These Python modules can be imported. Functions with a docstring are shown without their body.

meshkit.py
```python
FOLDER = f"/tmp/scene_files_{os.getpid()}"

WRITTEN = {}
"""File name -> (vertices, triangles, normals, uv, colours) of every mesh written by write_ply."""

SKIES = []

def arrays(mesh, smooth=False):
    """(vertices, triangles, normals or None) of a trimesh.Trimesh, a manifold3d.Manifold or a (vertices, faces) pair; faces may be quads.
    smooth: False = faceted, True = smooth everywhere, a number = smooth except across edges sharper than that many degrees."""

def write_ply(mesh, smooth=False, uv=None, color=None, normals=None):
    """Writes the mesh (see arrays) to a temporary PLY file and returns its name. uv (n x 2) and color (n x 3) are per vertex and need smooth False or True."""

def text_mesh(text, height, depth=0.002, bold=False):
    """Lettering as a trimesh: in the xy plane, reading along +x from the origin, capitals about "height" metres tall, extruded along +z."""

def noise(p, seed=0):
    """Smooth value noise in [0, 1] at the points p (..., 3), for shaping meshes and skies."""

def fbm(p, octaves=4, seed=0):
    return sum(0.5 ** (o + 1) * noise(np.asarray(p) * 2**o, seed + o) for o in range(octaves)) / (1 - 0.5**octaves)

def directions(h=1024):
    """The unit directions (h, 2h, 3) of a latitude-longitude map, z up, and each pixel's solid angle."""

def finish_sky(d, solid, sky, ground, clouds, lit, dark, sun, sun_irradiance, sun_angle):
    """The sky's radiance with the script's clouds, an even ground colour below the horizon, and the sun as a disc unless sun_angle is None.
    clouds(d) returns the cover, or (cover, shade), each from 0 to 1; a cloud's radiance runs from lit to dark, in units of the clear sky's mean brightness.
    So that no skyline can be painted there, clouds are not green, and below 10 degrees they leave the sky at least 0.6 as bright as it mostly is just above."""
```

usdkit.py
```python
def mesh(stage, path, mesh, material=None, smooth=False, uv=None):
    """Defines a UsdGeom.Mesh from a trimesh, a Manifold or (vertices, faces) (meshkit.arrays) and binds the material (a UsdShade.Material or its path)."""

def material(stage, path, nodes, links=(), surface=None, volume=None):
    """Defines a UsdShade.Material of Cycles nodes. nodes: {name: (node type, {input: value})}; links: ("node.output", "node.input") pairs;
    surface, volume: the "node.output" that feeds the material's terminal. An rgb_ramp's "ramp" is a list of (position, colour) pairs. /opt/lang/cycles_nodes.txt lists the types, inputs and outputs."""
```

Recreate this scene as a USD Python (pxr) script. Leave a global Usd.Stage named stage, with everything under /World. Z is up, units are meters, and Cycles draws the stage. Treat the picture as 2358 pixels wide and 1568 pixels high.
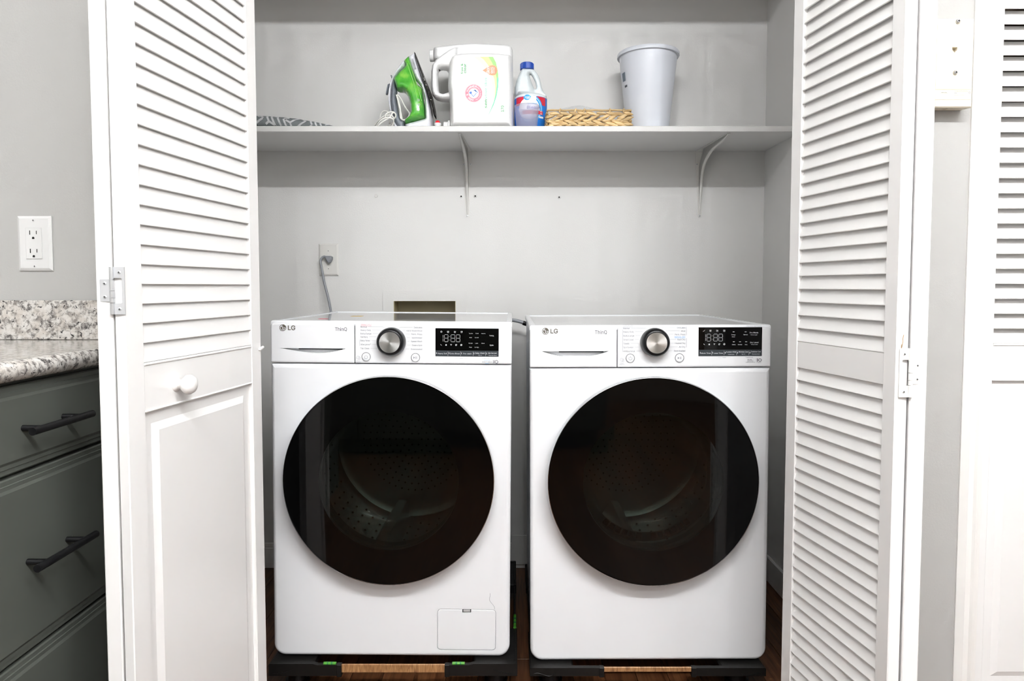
import math, random
import numpy as np, trimesh
import manifold3d as m3
from shapely.geometry import Polygon, Point, LineString, MultiPoint, box as sbox
from shapely import affinity
import shapely
from scipy.spatial import Delaunay
import usdkit, meshkit
from pxr import Usd, UsdGeom, UsdLux, UsdShade, Gf, Sdf, Vt

random.seed(7)
rng = np.random.default_rng(7)
stage = Usd.Stage.CreateInMemory()
UsdGeom.SetStageUpAxis(stage, UsdGeom.Tokens.z)
UsdGeom.SetStageMetersPerUnit(stage, 1.0)
UsdGeom.Xform.Define(stage, '/World')
UsdGeom.Scope.Define(stage, '/World/Looks')

# ------------------------------------------------------------------ camera, light, exposure
EYE = 1.02
cam = UsdGeom.Camera.Define(stage, '/World/camera')
cam.CreateHorizontalApertureAttr(36.0)
cam.CreateVerticalApertureAttr(36.0 * 1568 / 2358)
cam.CreateFocalLengthAttr(23.817)
cam.CreateVerticalApertureOffsetAttr(-0.7176)
cam.CreateClippingRangeAttr(Gf.Vec2f(0.02, 60))
cam.CreateExposureAttr(2.08)
cam.AddTranslateOp().Set(Gf.Vec3d(0, 0, EYE))
cam.AddRotateXOp().Set(90.0 - 2.834)

world_mat = None
dome = UsdLux.DomeLight.Define(stage, '/World/sky_light')
dome.CreateColorAttr(Gf.Vec3f(0.9, 0.95, 1.0)); dome.CreateIntensityAttr(0.05)

BULB_W = 7.6          # the ceiling fixture's row of bulbs above and just behind the camera
for k in range(11):
    b = UsdLux.SphereLight.Define(stage, '/World/bulb_light_%03d' % (k + 1))
    b.CreateRadiusAttr(0.016); b.CreateIntensityAttr(BULB_W / (4 * math.pi * 0.016 ** 2) / math.pi * 0.5)
    b.CreateColorAttr(Gf.Vec3f(0.97, 0.985, 1.0))
    b.AddTranslateOp().Set(Gf.Vec3d(-0.52 + 0.19 * k, -0.30, 2.50))
for k, (x, y) in enumerate([(0.1, -1.5), (1.0, -1.5)]):   # recessed ceiling cans
    d = UsdLux.DiskLight.Define(stage, '/World/can_light_%03d' % (k + 1))
    d.CreateRadiusAttr(0.09); d.CreateIntensityAttr(40.0)
    d.CreateColorAttr(Gf.Vec3f(0.97, 0.985, 1.0))
    d.AddTranslateOp().Set(Gf.Vec3d(x, y, 2.595))

# ------------------------------------------------------------------ materials
L = '/World/Looks/'
def pm(name, col, rough=0.5, metal=0.0, bump=None, vary=None, spec=0.5, coat=0.0, **kw):
    """principled look; bump=(scale, strength, distance); vary=(scale, second colour, amount)"""
    n = {'p': ('principled_bsdf', dict(base_color=col, roughness=rough, metallic=metal, specular_ior_level=spec, coat_weight=coat, **kw))}
    l = []
    if bump or vary:
        n['g'] = ('texture_coordinate', {})
    if bump:
        n['bn'] = ('noise_texture', dict(scale=bump[0], detail=3.0)); n['b'] = ('bump', dict(strength=bump[1], distance=bump[2]))
        l += [('g.object', 'bn.vector'), ('bn.fac', 'b.height'), ('b.normal', 'p.normal')]
    if vary:
        n['vn'] = ('noise_texture', dict(scale=vary[0], detail=4.0))
        n['vm'] = ('rgb_ramp', {'ramp': [(0.35, tuple(col)), (0.65, tuple(np.array(col) * (1 - vary[2]) + np.array(vary[1]) * vary[2]))]})
        l += [('g.object', 'vn.vector'), ('vn.fac', 'vm.fac'), ('vm.color', 'p.base_color')]
    return usdkit.material(stage, L + name, n, l, surface='p.BSDF')

M = {}
M['wall'] = pm('wall_paint', (0.43, 0.427, 0.415), 0.55, bump=(220, 0.12, 0.002))
M['closet'] = pm('closet_paint', (0.665, 0.66, 0.645), 0.5, bump=(200, 0.12, 0.002))
M['shelfpaint'] = pm('shelf_paint', (0.68, 0.675, 0.66), 0.42, bump=(120, 0.06, 0.002))
M['ceiling'] = pm('ceiling_paint', (0.82, 0.81, 0.79), 0.8)
M['white'] = pm('door_white', (0.84, 0.83, 0.82), 0.38, bump=(60, 0.05, 0.002))
M['trimw'] = pm('trim_white', (0.83, 0.815, 0.79), 0.4, bump=(50, 0.05, 0.002))
M['rear'] = pm('rear_wall_paint', (0.66, 0.645, 0.62), 0.6)
M['rust'] = pm('bare_wood', (0.50, 0.33, 0.18), 0.7)
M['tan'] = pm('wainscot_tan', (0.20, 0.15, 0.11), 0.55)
M['app'] = pm('appliance_white', (0.80, 0.81, 0.83), 0.22, coat=0.3)
M['appside'] = pm('appliance_side', (0.68, 0.70, 0.73), 0.3)
M['lid'] = pm('appliance_lid', (0.76, 0.78, 0.81), 0.06, coat=0.6)
M['black'] = pm('black_plastic', (0.006, 0.006, 0.007), 0.28, spec=0.35)
M['blackrub'] = pm('stand_black', (0.006, 0.0055, 0.005), 0.45, spec=0.3, bump=(90, 0.15, 0.002))
M['blackglass'] = pm('black_glass', (0.0012, 0.0012, 0.0012), 0.03, spec=0.35)
M['strip'] = pm('display_strip', (0.035, 0.042, 0.05), 0.3)
M['slot'] = pm('dark_slot', (0.03, 0.03, 0.032), 0.7)
M['chrome'] = pm('chrome', (0.50, 0.50, 0.51), 0.14, 1.0)
M['steel'] = pm('zinc_steel', (0.72, 0.73, 0.75), 0.35, 1.0)
M['zincplate'] = pm('zinc_plate', (0.66, 0.67, 0.69), 0.42, 0.6)
M['drum'] = pm('drum_steel', (0.55, 0.57, 0.57), 0.28, 0.9)
M['gasket'] = pm('gasket_grey', (0.10, 0.11, 0.11), 0.5)
M['inkdark'] = pm('ink_dark', (0.10, 0.10, 0.12), 0.5)
M['inkmid'] = pm('ink_grey', (0.22, 0.23, 0.26), 0.5)
M['inklight'] = pm('ink_pale_grey', (0.36, 0.37, 0.41), 0.5)
M['inkred'] = pm('ink_red', (0.65, 0.25, 0.28), 0.5)
M['inkblue'] = pm('ink_blue', (0.20, 0.45, 0.75), 0.5)
M['palesticker'] = pm('sticker_pale', (0.36, 0.44, 0.52), 0.5)
M['inkwhite'] = pm('ink_white', (0.66, 0.68, 0.70), 0.5)
M['logo'] = pm('logo_olive', (0.10, 0.09, 0.07), 0.35)
M['greyplastic'] = pm('grey_plastic', (0.24, 0.25, 0.27), 0.45)
M['plate'] = pm('outlet_white', (0.68, 0.68, 0.675), 0.3)
M['plate2'] = pm('outlet_painted', (0.64, 0.63, 0.60), 0.35)
M['boxin'] = pm('valve_box_tan', (0.42, 0.36, 0.22), 0.6)
M['beige'] = pm('filter_box_cream', (0.74, 0.67, 0.54), 0.4)
M['cab'] = pm('cabinet_green', (0.090, 0.098, 0.085), 0.38)
M['handle'] = pm('handle_black', (0.005, 0.005, 0.006), 0.35)
M['knobw'] = pm('knob_white', (0.82, 0.80, 0.78), 0.25)
M['jug'] = pm('jug_white', (0.90, 0.90, 0.90), 0.38)
M['capw'] = pm('cap_white', (0.82, 0.82, 0.82), 0.35)
M['red'] = pm('red_plastic', (0.75, 0.02, 0.03), 0.3)
M['bleach'] = pm('bottle_pale', (0.74, 0.80, 0.82), 0.35)
M['bluecap'] = pm('cap_blue', (0.01, 0.07, 0.42), 0.35)
M['lblred'] = pm('label_red', (0.72, 0.03, 0.06), 0.4)
M['lblblue'] = pm('label_blue', (0.015, 0.20, 0.72), 0.4)
M['lblsky'] = pm('label_sky', (0.05, 0.42, 0.85), 0.4)
M['lblwhite'] = pm('label_white', (0.86, 0.86, 0.87), 0.4)
M['lblnavy'] = pm('label_navy', (0.06, 0.05, 0.35), 0.4)
M['green1'] = pm('print_green', (0.015, 0.33, 0.07), 0.4)
M['green2'] = pm('print_leaf_green', (0.28, 0.70, 0.14), 0.4)
M['green3'] = pm('print_lime', (0.60, 0.84, 0.26), 0.4)
M['green4'] = pm('print_mint', (0.14, 0.62, 0.36), 0.4)
M['green5'] = pm('print_pale_lime', (0.76, 0.87, 0.58), 0.4)
M['orange'] = pm('print_orange', (0.86, 0.26, 0.11), 0.4)
M['pink'] = pm('print_pink', (0.86, 0.22, 0.30), 0.4)
M['blueink'] = pm('print_blue', (0.03, 0.16, 0.60), 0.4)
M['violet'] = pm('print_violet', (0.60, 0.58, 0.82), 0.4)
M['ironwhite'] = pm('iron_white', (0.78, 0.79, 0.84), 0.28)
M['irongrey'] = pm('iron_grey', (0.16, 0.18, 0.21), 0.4)
M['sole'] = pm('soleplate', (0.035, 0.03, 0.028), 0.25, 0.5)
M['cord'] = pm('cord_white', (0.80, 0.79, 0.75), 0.5)
M['bin'] = pm('bin_white', (0.72, 0.75, 0.81), 0.3)
M['matgrey'] = pm('mat_grey', (0.17, 0.185, 0.19), 0.85, bump=(900, 0.2, 0.001))
M['matwhite'] = pm('mat_white', (0.90, 0.90, 0.91), 0.85)
M['yellow'] = pm('sticker_yellow', (0.55, 0.36, 0.07), 0.5)
M['stickred'] = pm('sticker_red', (0.65, 0.10, 0.14), 0.5)
M['vial'] = pm('vial_green', (0.07, 0.30, 0.03), 0.15)
M['vialdark'] = pm('vial_bubble', (0.02, 0.16, 0.05), 0.15)
M['hole'] = pm('hole_dark', (0.01, 0.01, 0.01), 0.9)
M['chip'] = pm('chipped_brown', (0.09, 0.05, 0.03), 0.9)
M['bracket'] = pm('bracket_paint', (0.66, 0.65, 0.62), 0.3)

# green translucent tank
M['tank'] = usdkit.material(stage, L + 'tank_green', {
    'c': ('texture_coordinate', {}), 'n': ('noise_texture', dict(scale=28, detail=3.0)),
    'r': ('rgb_ramp', {'ramp': [(0.35, (0.05, 0.33, 0.03)), (0.55, (0.10, 0.46, 0.05)), (0.72, (0.24, 0.58, 0.08))]}),
    'p': ('principled_bsdf', dict(roughness=0.12, coat_weight=0.4))},
    [('c.object', 'n.vector'), ('n.fac', 'r.fac'), ('r.color', 'p.base_color')], surface='p.BSDF')
# tinted door window: darkened see-through glass with a mirror-like surface
def pane(name, tint, gloss=0.9):
    return usdkit.material(stage, L + name, {'t': ('transparent_bsdf', dict(color=tint)), 'g': ('glossy_bsdf', dict(color=(gloss,) * 3, roughness=0.01)),
        'f': ('layer_weight', dict(blend=0.5)), 'r': ('rgb_ramp', {'ramp': [(0.0, (0.034,) * 3), (0.55, (0.05,) * 3), (0.8, (0.16,) * 3), (1.0, (0.9,) * 3)]}), 'm': ('mix_closure', {})}, [('f.facing', 'r.fac'), ('r.color', 'm.fac'), ('t.BSDF', 'm.closure1'), ('g.BSDF', 'm.closure2')], surface='m.closure')
M['window'] = pane('door_window_glass', (0.20, 0.215, 0.20))
M['bowl'] = pane('door_bowl_glass', (0.80, 0.86, 0.84))
M['film'] = pane('plastic_film', (0.95, 0.96, 0.97))
# frosted cup
M['cup'] = usdkit.material(stage, L + 'frosted_plastic', {'t': ('transparent_bsdf', dict(color=(0.93, 0.93, 0.97))), 'd': ('diffuse_bsdf', dict(color=(0.80, 0.80, 0.86))),
    'tr': ('translucent_bsdf', dict(color=(0.8, 0.8, 0.86))), 'a': ('mix_closure', dict(fac=0.5)), 'm': ('mix_closure', dict(fac=0.25))},
    [('d.BSDF', 'a.closure1'), ('tr.BSDF', 'a.closure2'), ('t.BSDF', 'm.closure1'), ('a.closure', 'm.closure2')], surface='m.closure')
# brushed dial faces: grooves run round each dial's own centre
def dialmat(name, cx, cz):
    return usdkit.material(stage, L + name, {'c': ('texture_coordinate', {}), 'm': ('mapping', dict(location=(-cx, 0.0, -cz))), 's': ('separate_xyz', {}), 'neg': ('math', dict(math_type='multiply', value2=-1.0)), 'k': ('combine_xyz', {}),
        'at': ('math', dict(math_type='arctan2')), 'am': ('math', dict(math_type='multiply', value2=26.0)), 'n': ('noise_texture', dict(dimensions='1D', scale=1.0, detail=4.0)), 'r': ('rgb_ramp', {'ramp': [(0.3, (0.74, 0.74, 0.74)), (0.7, (0.95, 0.95, 0.94))]}),
        'p': ('principled_bsdf', dict(metallic=1.0, roughness=0.24, anisotropic=0.93))},
        [('c.object', 'm.vector'), ('m.vector', 's.vector'), ('s.x', 'neg.value1'), ('s.z', 'k.x'), ('neg.value', 'k.z'), ('k.vector', 'p.tangent'),
         ('s.z', 'at.value1'), ('s.x', 'at.value2'), ('at.value', 'am.value1'), ('am.value', 'n.w'), ('n.fac', 'r.fac'), ('r.color', 'p.base_color')], surface='p.BSDF')
# floor planks
M['plank'] = usdkit.material(stage, L + 'floor_oak', {
    'g': ('geometry', {}), 'o': ('object_info', {}), 'off': ('math', dict(math_type='multiply', value2=37.0)),
    'cx': ('combine_xyz', {}), 'ad': ('mix', dict(mix_type='add', fac=1.0)),
    'mp': ('mapping', dict(scale=(95.0, 5.0, 5.0))), 'n': ('noise_texture', dict(scale=1.0, detail=6.0, roughness=0.6, distortion=0.6)),
    'r': ('rgb_ramp', {'ramp': [(0.28, (0.026, 0.0085, 0.0035)), (0.5, (0.105, 0.040, 0.015)), (0.75, (0.175, 0.075, 0.031))]}),
    'h': ('hsv', {}), 'hv': ('map_range', dict(from_min=0.0, from_max=1.0, to_min=0.7, to_max=1.25)),
    'p': ('principled_bsdf', dict(roughness=0.36)), 'b': ('bump', dict(strength=0.25, distance=0.001))},
    [('o.random', 'off.value1'), ('off.value', 'cx.x'), ('off.value', 'cx.y'), ('g.position', 'ad.color1'), ('cx.vector', 'ad.color2'), ('ad.color', 'mp.vector'),
     ('mp.vector', 'n.vector'), ('n.fac', 'r.fac'), ('o.random', 'hv.value'), ('hv.result', 'h.value'), ('r.color', 'h.color'), ('h.color', 'p.base_color'),
     ('n.fac', 'b.height'), ('b.normal', 'p.normal')], surface='p.BSDF')
# wood-print bars of the stands
M['barwood'] = usdkit.material(stage, L + 'bar_wood_print', {
    'g': ('geometry', {}), 'mp': ('mapping', dict(scale=(150.0, 20.0, 26.0), rotation=(0, 0.45, 0))), 'w': ('noise_texture', dict(scale=1.0, detail=4.0, distortion=1.2)),
    'r': ('rgb_ramp', {'ramp': [(0.3, (0.17, 0.075, 0.028)), (0.5, (0.33, 0.165, 0.065)), (0.7, (0.45, 0.25, 0.11))]}), 'p': ('principled_bsdf', dict(roughness=0.4))},
    [('g.position', 'mp.vector'), ('mp.vector', 'w.vector'), ('w.fac', 'r.fac'), ('r.color', 'p.base_color')], surface='p.BSDF')
# granite
M['granite'] = usdkit.material(stage, L + 'granite', {
    'g': ('geometry', {}), 'n1': ('noise_texture', dict(scale=95, detail=5.0, roughness=0.62, distortion=0.4)), 'n2': ('noise_texture', dict(scale=135, detail=3.0, distortion=0.7)),
    'n3': ('noise_texture', dict(scale=40, detail=4.0, distortion=0.5)),
    'r1': ('rgb_ramp', {'ramp': [(0.36, (0.10, 0.094, 0.09)), (0.44, (0.30, 0.28, 0.265)), (0.52, (0.58, 0.56, 0.53)), (0.7, (0.70, 0.685, 0.66))]}),
    'r2': ('rgb_ramp', {'ramp': [(0.32, (1, 1, 1)), (0.40, (0, 0, 0))]}),
    'r3': ('rgb_ramp', {'ramp': [(0.45, (0, 0, 0)), (0.7, (0.7, 0.7, 0.7))]}),
    'm1': ('mix', dict(color2=(0.03, 0.028, 0.03))), 'm2': ('mix', dict(color2=(0.54, 0.49, 0.44))), 'p': ('principled_bsdf', dict(roughness=0.12))},
    [('g.position', 'n1.vector'), ('g.position', 'n2.vector'), ('g.position', 'n3.vector'), ('n1.fac', 'r1.fac'), ('n2.fac', 'r2.fac'), ('n3.fac', 'r3.fac'),
     ('r1.color', 'm2.color1'), ('r3.color', 'm2.fac'), ('m2.color', 'm1.color1'), ('r2.color', 'm1.fac'), ('m1.color', 'p.base_color')], surface='p.BSDF')
# woven basket strands
M['wicker'] = usdkit.material(stage, L + 'wicker', {
    'g': ('texture_coordinate', {}), 'o': ('object_info', {}), 'mp': ('mapping', dict(scale=(40.0, 60.0, 260.0))), 'n': ('noise_texture', dict(scale=1.0, detail=4.0)),
    'r': ('rgb_ramp', {'ramp': [(0.3, (0.50, 0.31, 0.13)), (0.5, (0.74, 0.52, 0.25)), (0.7, (0.84, 0.66, 0.38))]}),
    'h': ('hsv', {}), 'hv': ('map_range', dict(to_min=0.75, to_max=1.1)), 'p': ('principled_bsdf', dict(roughness=0.5))},
    [('g.object', 'mp.vector'), ('mp.vector', 'n.vector'), ('n.fac', 'r.fac'), ('o.random', 'hv.value'), ('hv.result', 'h.value'), ('r.color', 'h.color'), ('h.color', 'p.base_color')], surface='p.BSDF')

# ------------------------------------------------------------------ scene helpers
used = {}
def numbered(parent, name):
    k = (parent, name); used[k] = used.get(k, -1) + 1
    return name if used[k] == 0 else '%s_%03d' % (name, used[k])
def tag(prim, label=None, cat=None, group=None, kind=None):
    for k, v in (('label', label), ('category', cat), ('group', group), ('kind', kind)):
        if v: prim.SetCustomDataByKey(k, v)
    return prim
def thing(name, label, cat, loc=(0, 0, 0), rotz=0, group=None, kind=None, roty=0):
    x = UsdGeom.Xform.Define(stage, '/World/' + numbered('/World', name))
    x.AddTranslateOp().Set(Gf.Vec3d(*map(float, loc)))
    if rotz: x.AddRotateZOp().Set(rotz)
    if roty: x.AddRotateYOp().Set(roty)
    return tag(x.GetPrim(), label, cat, group, kind)
def obj(name, mesh, mat, parent=None, smooth=False, **kw):
    pp = str(parent.GetPath()) if parent is not None else '/World'
    if isinstance(mesh, (list,)): mesh = cat(mesh)
    p = usdkit.mesh(stage, pp + '/' + numbered(pp, name), mesh, M[mat] if isinstance(mat, str) else mat, smooth=smooth).GetPrim()
    return tag(p, kw.get('label'), kw.get('cat'), kw.get('group'), kw.get('kind'))

# ------------------------------------------------------------------ mesh helpers
def cat(ms):
    vs, fs, o = [], [], 0
    for m in ms:
        vs.append(np.asarray(m.vertices)); fs.append(np.asarray(m.faces) + o); o += len(m.vertices)
    return trimesh.Trimesh(np.vstack(vs), np.vstack(fs), process=False)
def hull(pts):
    return trimesh.convex.convex_hull(np.asarray(pts, float))
def bx(x0, x1, y0, y1, z0, z1, b=0.0):
    if b <= 0:
        return trimesh.creation.box(bounds=[[x0, y0, z0], [x1, y1, z1]])
    b = min(b, (x1 - x0) / 2.01, (y1 - y0) / 2.01, (z1 - z0) / 2.01)
    P = []
    for sx, X in ((1, x0), (-1, x1)):
        for sy, Yv in ((1, y0), (-1, y1)):
            for sz, Zv in ((1, z0), (-1, z1)):
                P += [(X, Yv + sy * b, Zv + sz * b), (X + sx * b, Yv, Zv + sz * b), (X + sx * b, Yv + sy * b, Zv)]
    return hull(P)
def man(m):
    if isinstance(m, m3.Manifold): return m
    return m3.Manifold(m3.Mesh(np.asarray(m.vertices, np.float32), np.asarray(m.faces, np.uint32)))
def tri(m):
    q = m.to_mesh(); return trimesh.Trimesh(np.array(q.vert_properties[:, :3]), np.array(q.tri_verts), process=False)
def diff(a, *bs):
    a = man(a)
    for b in bs: a = a - man(b)
    return tri(a)
def ext(poly, y0, y1):
    """shapely polygon in (x, z), extruded from y0 to y1 (y0 < y1)"""
    out = []
    for g in getattr(poly, 'geoms', [poly]):
        if g.is_empty or g.area < 1e-12: continue
        m = trimesh.creation.extrude_polygon(g, y1 - y0, engine='earcut')
        v = m.vertices
        m = trimesh.Trimesh(np.c_[v[:, 0], y1 - v[:, 2], v[:, 1]], m.faces, process=False)
        out.append(m)
    return cat(out)
def rr(x0, x1, z0, z1, r, n=6):
    """rounded rectangle polygon; r = one radius or (bl, br, tr, tl)"""
    r = (r,) * 4 if np.ndim(r) == 0 else r
    P = []
    for (cx, cz, a0), q in zip([(x0, z0, 180), (x1, z0, 270), (x1, z1, 0), (x0, z1, 90)], r):
        sx = 1 if cx == x0 else -1; sz = 1 if cz == z0 else -1
        for k in range(n + 1):
            a = math.radians(a0 + 90 * k / n)
            P.append((cx + sx * q + q * math.cos(a), cz + sz * q + q * math.sin(a)))
    return P
def slab(x0, x1, z0, z1, y0, y1, r, b, n=6, steps=4):
    """rounded slab standing in xz; its front (y0) edge is rounded off by b"""
    r = (r,) * 4 if np.ndim(r) == 0 else r
    P = []
    for k in range(steps + 1):
        a = math.pi / 2 * k / steps
        ins = b * (1 - math.sin(a)); dy = b * (1 - math.cos(a))
        P += [(x, y0 + dy, z) for x, z in rr(x0 + ins, x1 - ins, z0 + ins, z1 - ins, tuple(max(q - ins, 0.0008) for q in r), n)]
    P += [(x, y1, z) for x, z in rr(x0, x1, z0, z1, r, n)]
    return hull(P)
def lathe(prof, n=48, axis='z', at=(0, 0, 0)):
    """(r, h) profile; for axis 'y' h runs along y"""
    prof = np.asarray(prof, float)
    a = np.linspace(0, 2 * math.pi, n, endpoint=False)
    V = []; F = []
    for r, h in prof:
        V += [(r * math.cos(t), r * math.sin(t), h) for t in a]
    m = len(prof)
    for i in range(m - 1):
        for j in range(n):
            q = (j + 1) % n
            F += [(i * n + j, i * n + q, (i + 1) * n + q), (i * n + j, (i + 1) * n + q, (i + 1) * n + j)]
    V = np.array(V)
    t = trimesh.Trimesh(V, F, process=True); t.merge_vertices()
    t.update_faces(t.nondegenerate_faces())
    v = t.vertices.copy()
    if axis == 'y': v = np.c_[v[:, 0], v[:, 2], -v[:, 1]]
    if axis == 'x': v = np.c_[v[:, 2], v[:, 0], v[:, 1]]
    return trimesh.Trimesh(v + np.array(at), t.faces, process=False)
def cyl(r, p0, p1, n=16):
    return tube([p0, p1], r, n)
def tube(path, r, n=10, flat=None):
    """tube along a path with closed ends; r may vary along it; flat = (normal, ratio) squashes the section along one direction"""
    P = np.asarray(path, float); R = np.broadcast_to(np.asarray(r, float), len(P))
    T = np.gradient(P, axis=0) if len(P) > 2 else np.repeat((P[1] - P[0])[None], 2, 0)
    T /= np.linalg.norm(T, axis=1, keepdims=True)
    u = np.cross(T[0], [0, 0, 1.0]);
    if np.linalg.norm(u) < 1e-3: u = np.cross(T[0], [0, 1.0, 0])
    u /= np.linalg.norm(u)
    V = []
    a = np.linspace(0, 2 * math.pi, n, endpoint=False)
    for p, t, q in zip(P, T, R):
        u = u - t * (u @ t); u /= np.linalg.norm(u); w = np.cross(t, u)
        ring = np.cos(a)[:, None] * u * q + np.sin(a)[:, None] * w * q
        if flat is not None:
            nn = np.asarray(flat[0], float); ring = ring - np.outer(ring @ nn, nn) * (1 - flat[1])
        V.append(p + ring)
    V = np.vstack(V + [P[:1], P[-1:]]); m = len(P); F = []
    for i in range(m - 1):
        for j in range(n):
            k = (j + 1) % n
            F += [(i * n + j, i * n + k, (i + 1) * n + k), (i * n + j, (i + 1) * n + k, (i + 1) * n + j)]
    for j in range(n):
        k = (j + 1) % n
        F += [(m * n, k, j), (m * n + 1, (m - 1) * n + j, (m - 1) * n + k)]
    return trimesh.Trimesh(V, F, process=False)
def spline(pts, n=40):
    from scipy.interpolate import CubicSpline
    pts = np.asarray(pts, float)
    d = np.r_[0, np.cumsum(np.linalg.norm(np.diff(pts, axis=0), axis=1))]
    return CubicSpline(d, pts)(np.linspace(0, d[-1], n))
def inflate(poly, t, r, res, y0=0.0, tf=None, power=0.5):
    """pillow-shaped solid: outline in (x, z), half thickness t in y, edges rounded over the distance r; tf(x, z) scales the thickness"""
    rings = [poly.exterior] + list(poly.interiors)
    bp = []
    for g in rings:
        n = max(8, int(g.length / res)); bp += [g.interpolate(k / n, normalized=True).coords[0] for k in range(n)]
    bp = np.array(bp)
    x0, z0, x1, z1 = poly.bounds
    gx, gz = np.meshgrid(np.arange(x0, x1, res), np.arange(z0, z1, res))
    gp = np.c_[gx.ravel(), gz.ravel()]
    edge = shapely.union_all([LineString(g.coords) for g in rings])
    for q in (0.12, 0.35, 0.7):      # extra rows hugging the rim so that the rounding stays smooth
        for g in getattr(poly.buffer(-r * q), 'geoms', [poly.buffer(-r * q)]):
            for rg in ([] if g.is_empty else [g.exterior] + list(g.interiors)):
                n = max(8, int(rg.length / res)); gp = np.vstack([gp, [rg.interpolate(k / n, normalized=True).coords[0] for k in range(n)]])
    pts = shapely.points(gp)
    ok = shapely.contains(poly, pts) & (shapely.distance(edge, pts) > min(0.1 * r, 0.3 * res))
    V2 = np.vstack([bp, gp[ok]])
    tr = Delaunay(V2).simplices
    c = shapely.points(V2[tr].mean(1)); tr = tr[shapely.contains(poly, c)]
    s = V2[tr]; cr = (s[:, 1, 0] - s[:, 0, 0]) * (s[:, 2, 1] - s[:, 0, 1]) - (s[:, 1, 1] - s[:, 0, 1]) * (s[:, 2, 0] - s[:, 0, 0])
    tr = tr[np.abs(cr) > 1e-12]; cr = cr[np.abs(cr) > 1e-12]
    tr[cr < 0] = tr[cr < 0][:, ::-1]
    d = shapely.distance(edge, shapely.points(V2)); d[:len(bp)] = 0
    h = t * (1 - (1 - np.minimum(d / r, 1)) ** 2) ** power
    if tf is not None: h = h * np.array([tf(x, z) for x, z in V2])
    n = len(V2); b = len(bp)
    front = np.c_[V2[:, 0], y0 - h, V2[:, 1]]; back = np.c_[V2[b:, 0], y0 + h[b:], V2[b:, 1]]
    idx = np.r_[np.arange(b), np.arange(n, n + n - b)]
    return trimesh.Trimesh(np.vstack([front, back]), np.vstack([tr, idx[tr][:, ::-1]]), process=False)
_tc = {}
def txt(s, h, x, z, w=None, align='l', bold=False, y=0.0, d=0.0004, rot=0, flip=False):
    """lettering standing in xz, facing -y; w fits the width; rot turns it counter-clockwise about its anchor (degrees)"""
    k = (s, bold)
    if k not in _tc: _tc[k] = meshkit.text_mesh(s, 1.0, 1.0, bold)
    m = _tc[k]; v = m.vertices.copy() * [h, h, d]
    x0, x1 = v[:, 0].min(), v[:, 0].max(); v[:, 0] -= x0
    if w: v[:, 0] *= w / (x1 - x0)
    W = v[:, 0].max(); v[:, 0] -= {'l': 0, 'c': W / 2, 'r': W}[align]
    a = math.radians(rot); q = v[:, :2] @ np.array([[math.cos(a), math.sin(a)], [-math.sin(a), math.cos(a)]])
    return trimesh.Trimesh(np.c_[x + q[:, 0], y - v[:, 2], z + q[:, 1]], m.faces, process=False)
def line(x0, z0, x1, z1, w, y=0.0, d=0.0004):
    return ext(LineString([(x0, z0), (x1, z1)]).buffer(w / 2, cap_style='flat'), y - d, y)
def ring(cx, cz, r, w, y=0.0, d=0.0004, a0=0, a1=360):
    if a1 - a0 >= 360: return ext(Point(cx, cz).buffer(r + w / 2, 24).difference(Point(cx, cz).buffer(r - w / 2, 24)), y - d, y)
    t = np.radians(np.linspace(a0, a1, 32))
    return ext(LineString(np.c_[cx + r * np.cos(t), cz + r * np.sin(t)]).buffer(w / 2, cap_style='flat'), y - d, y)
def polyline(P, w, y=0.0, d=0.0004): return ext(LineString(P).buffer(w / 2), y - d, y)
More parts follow.
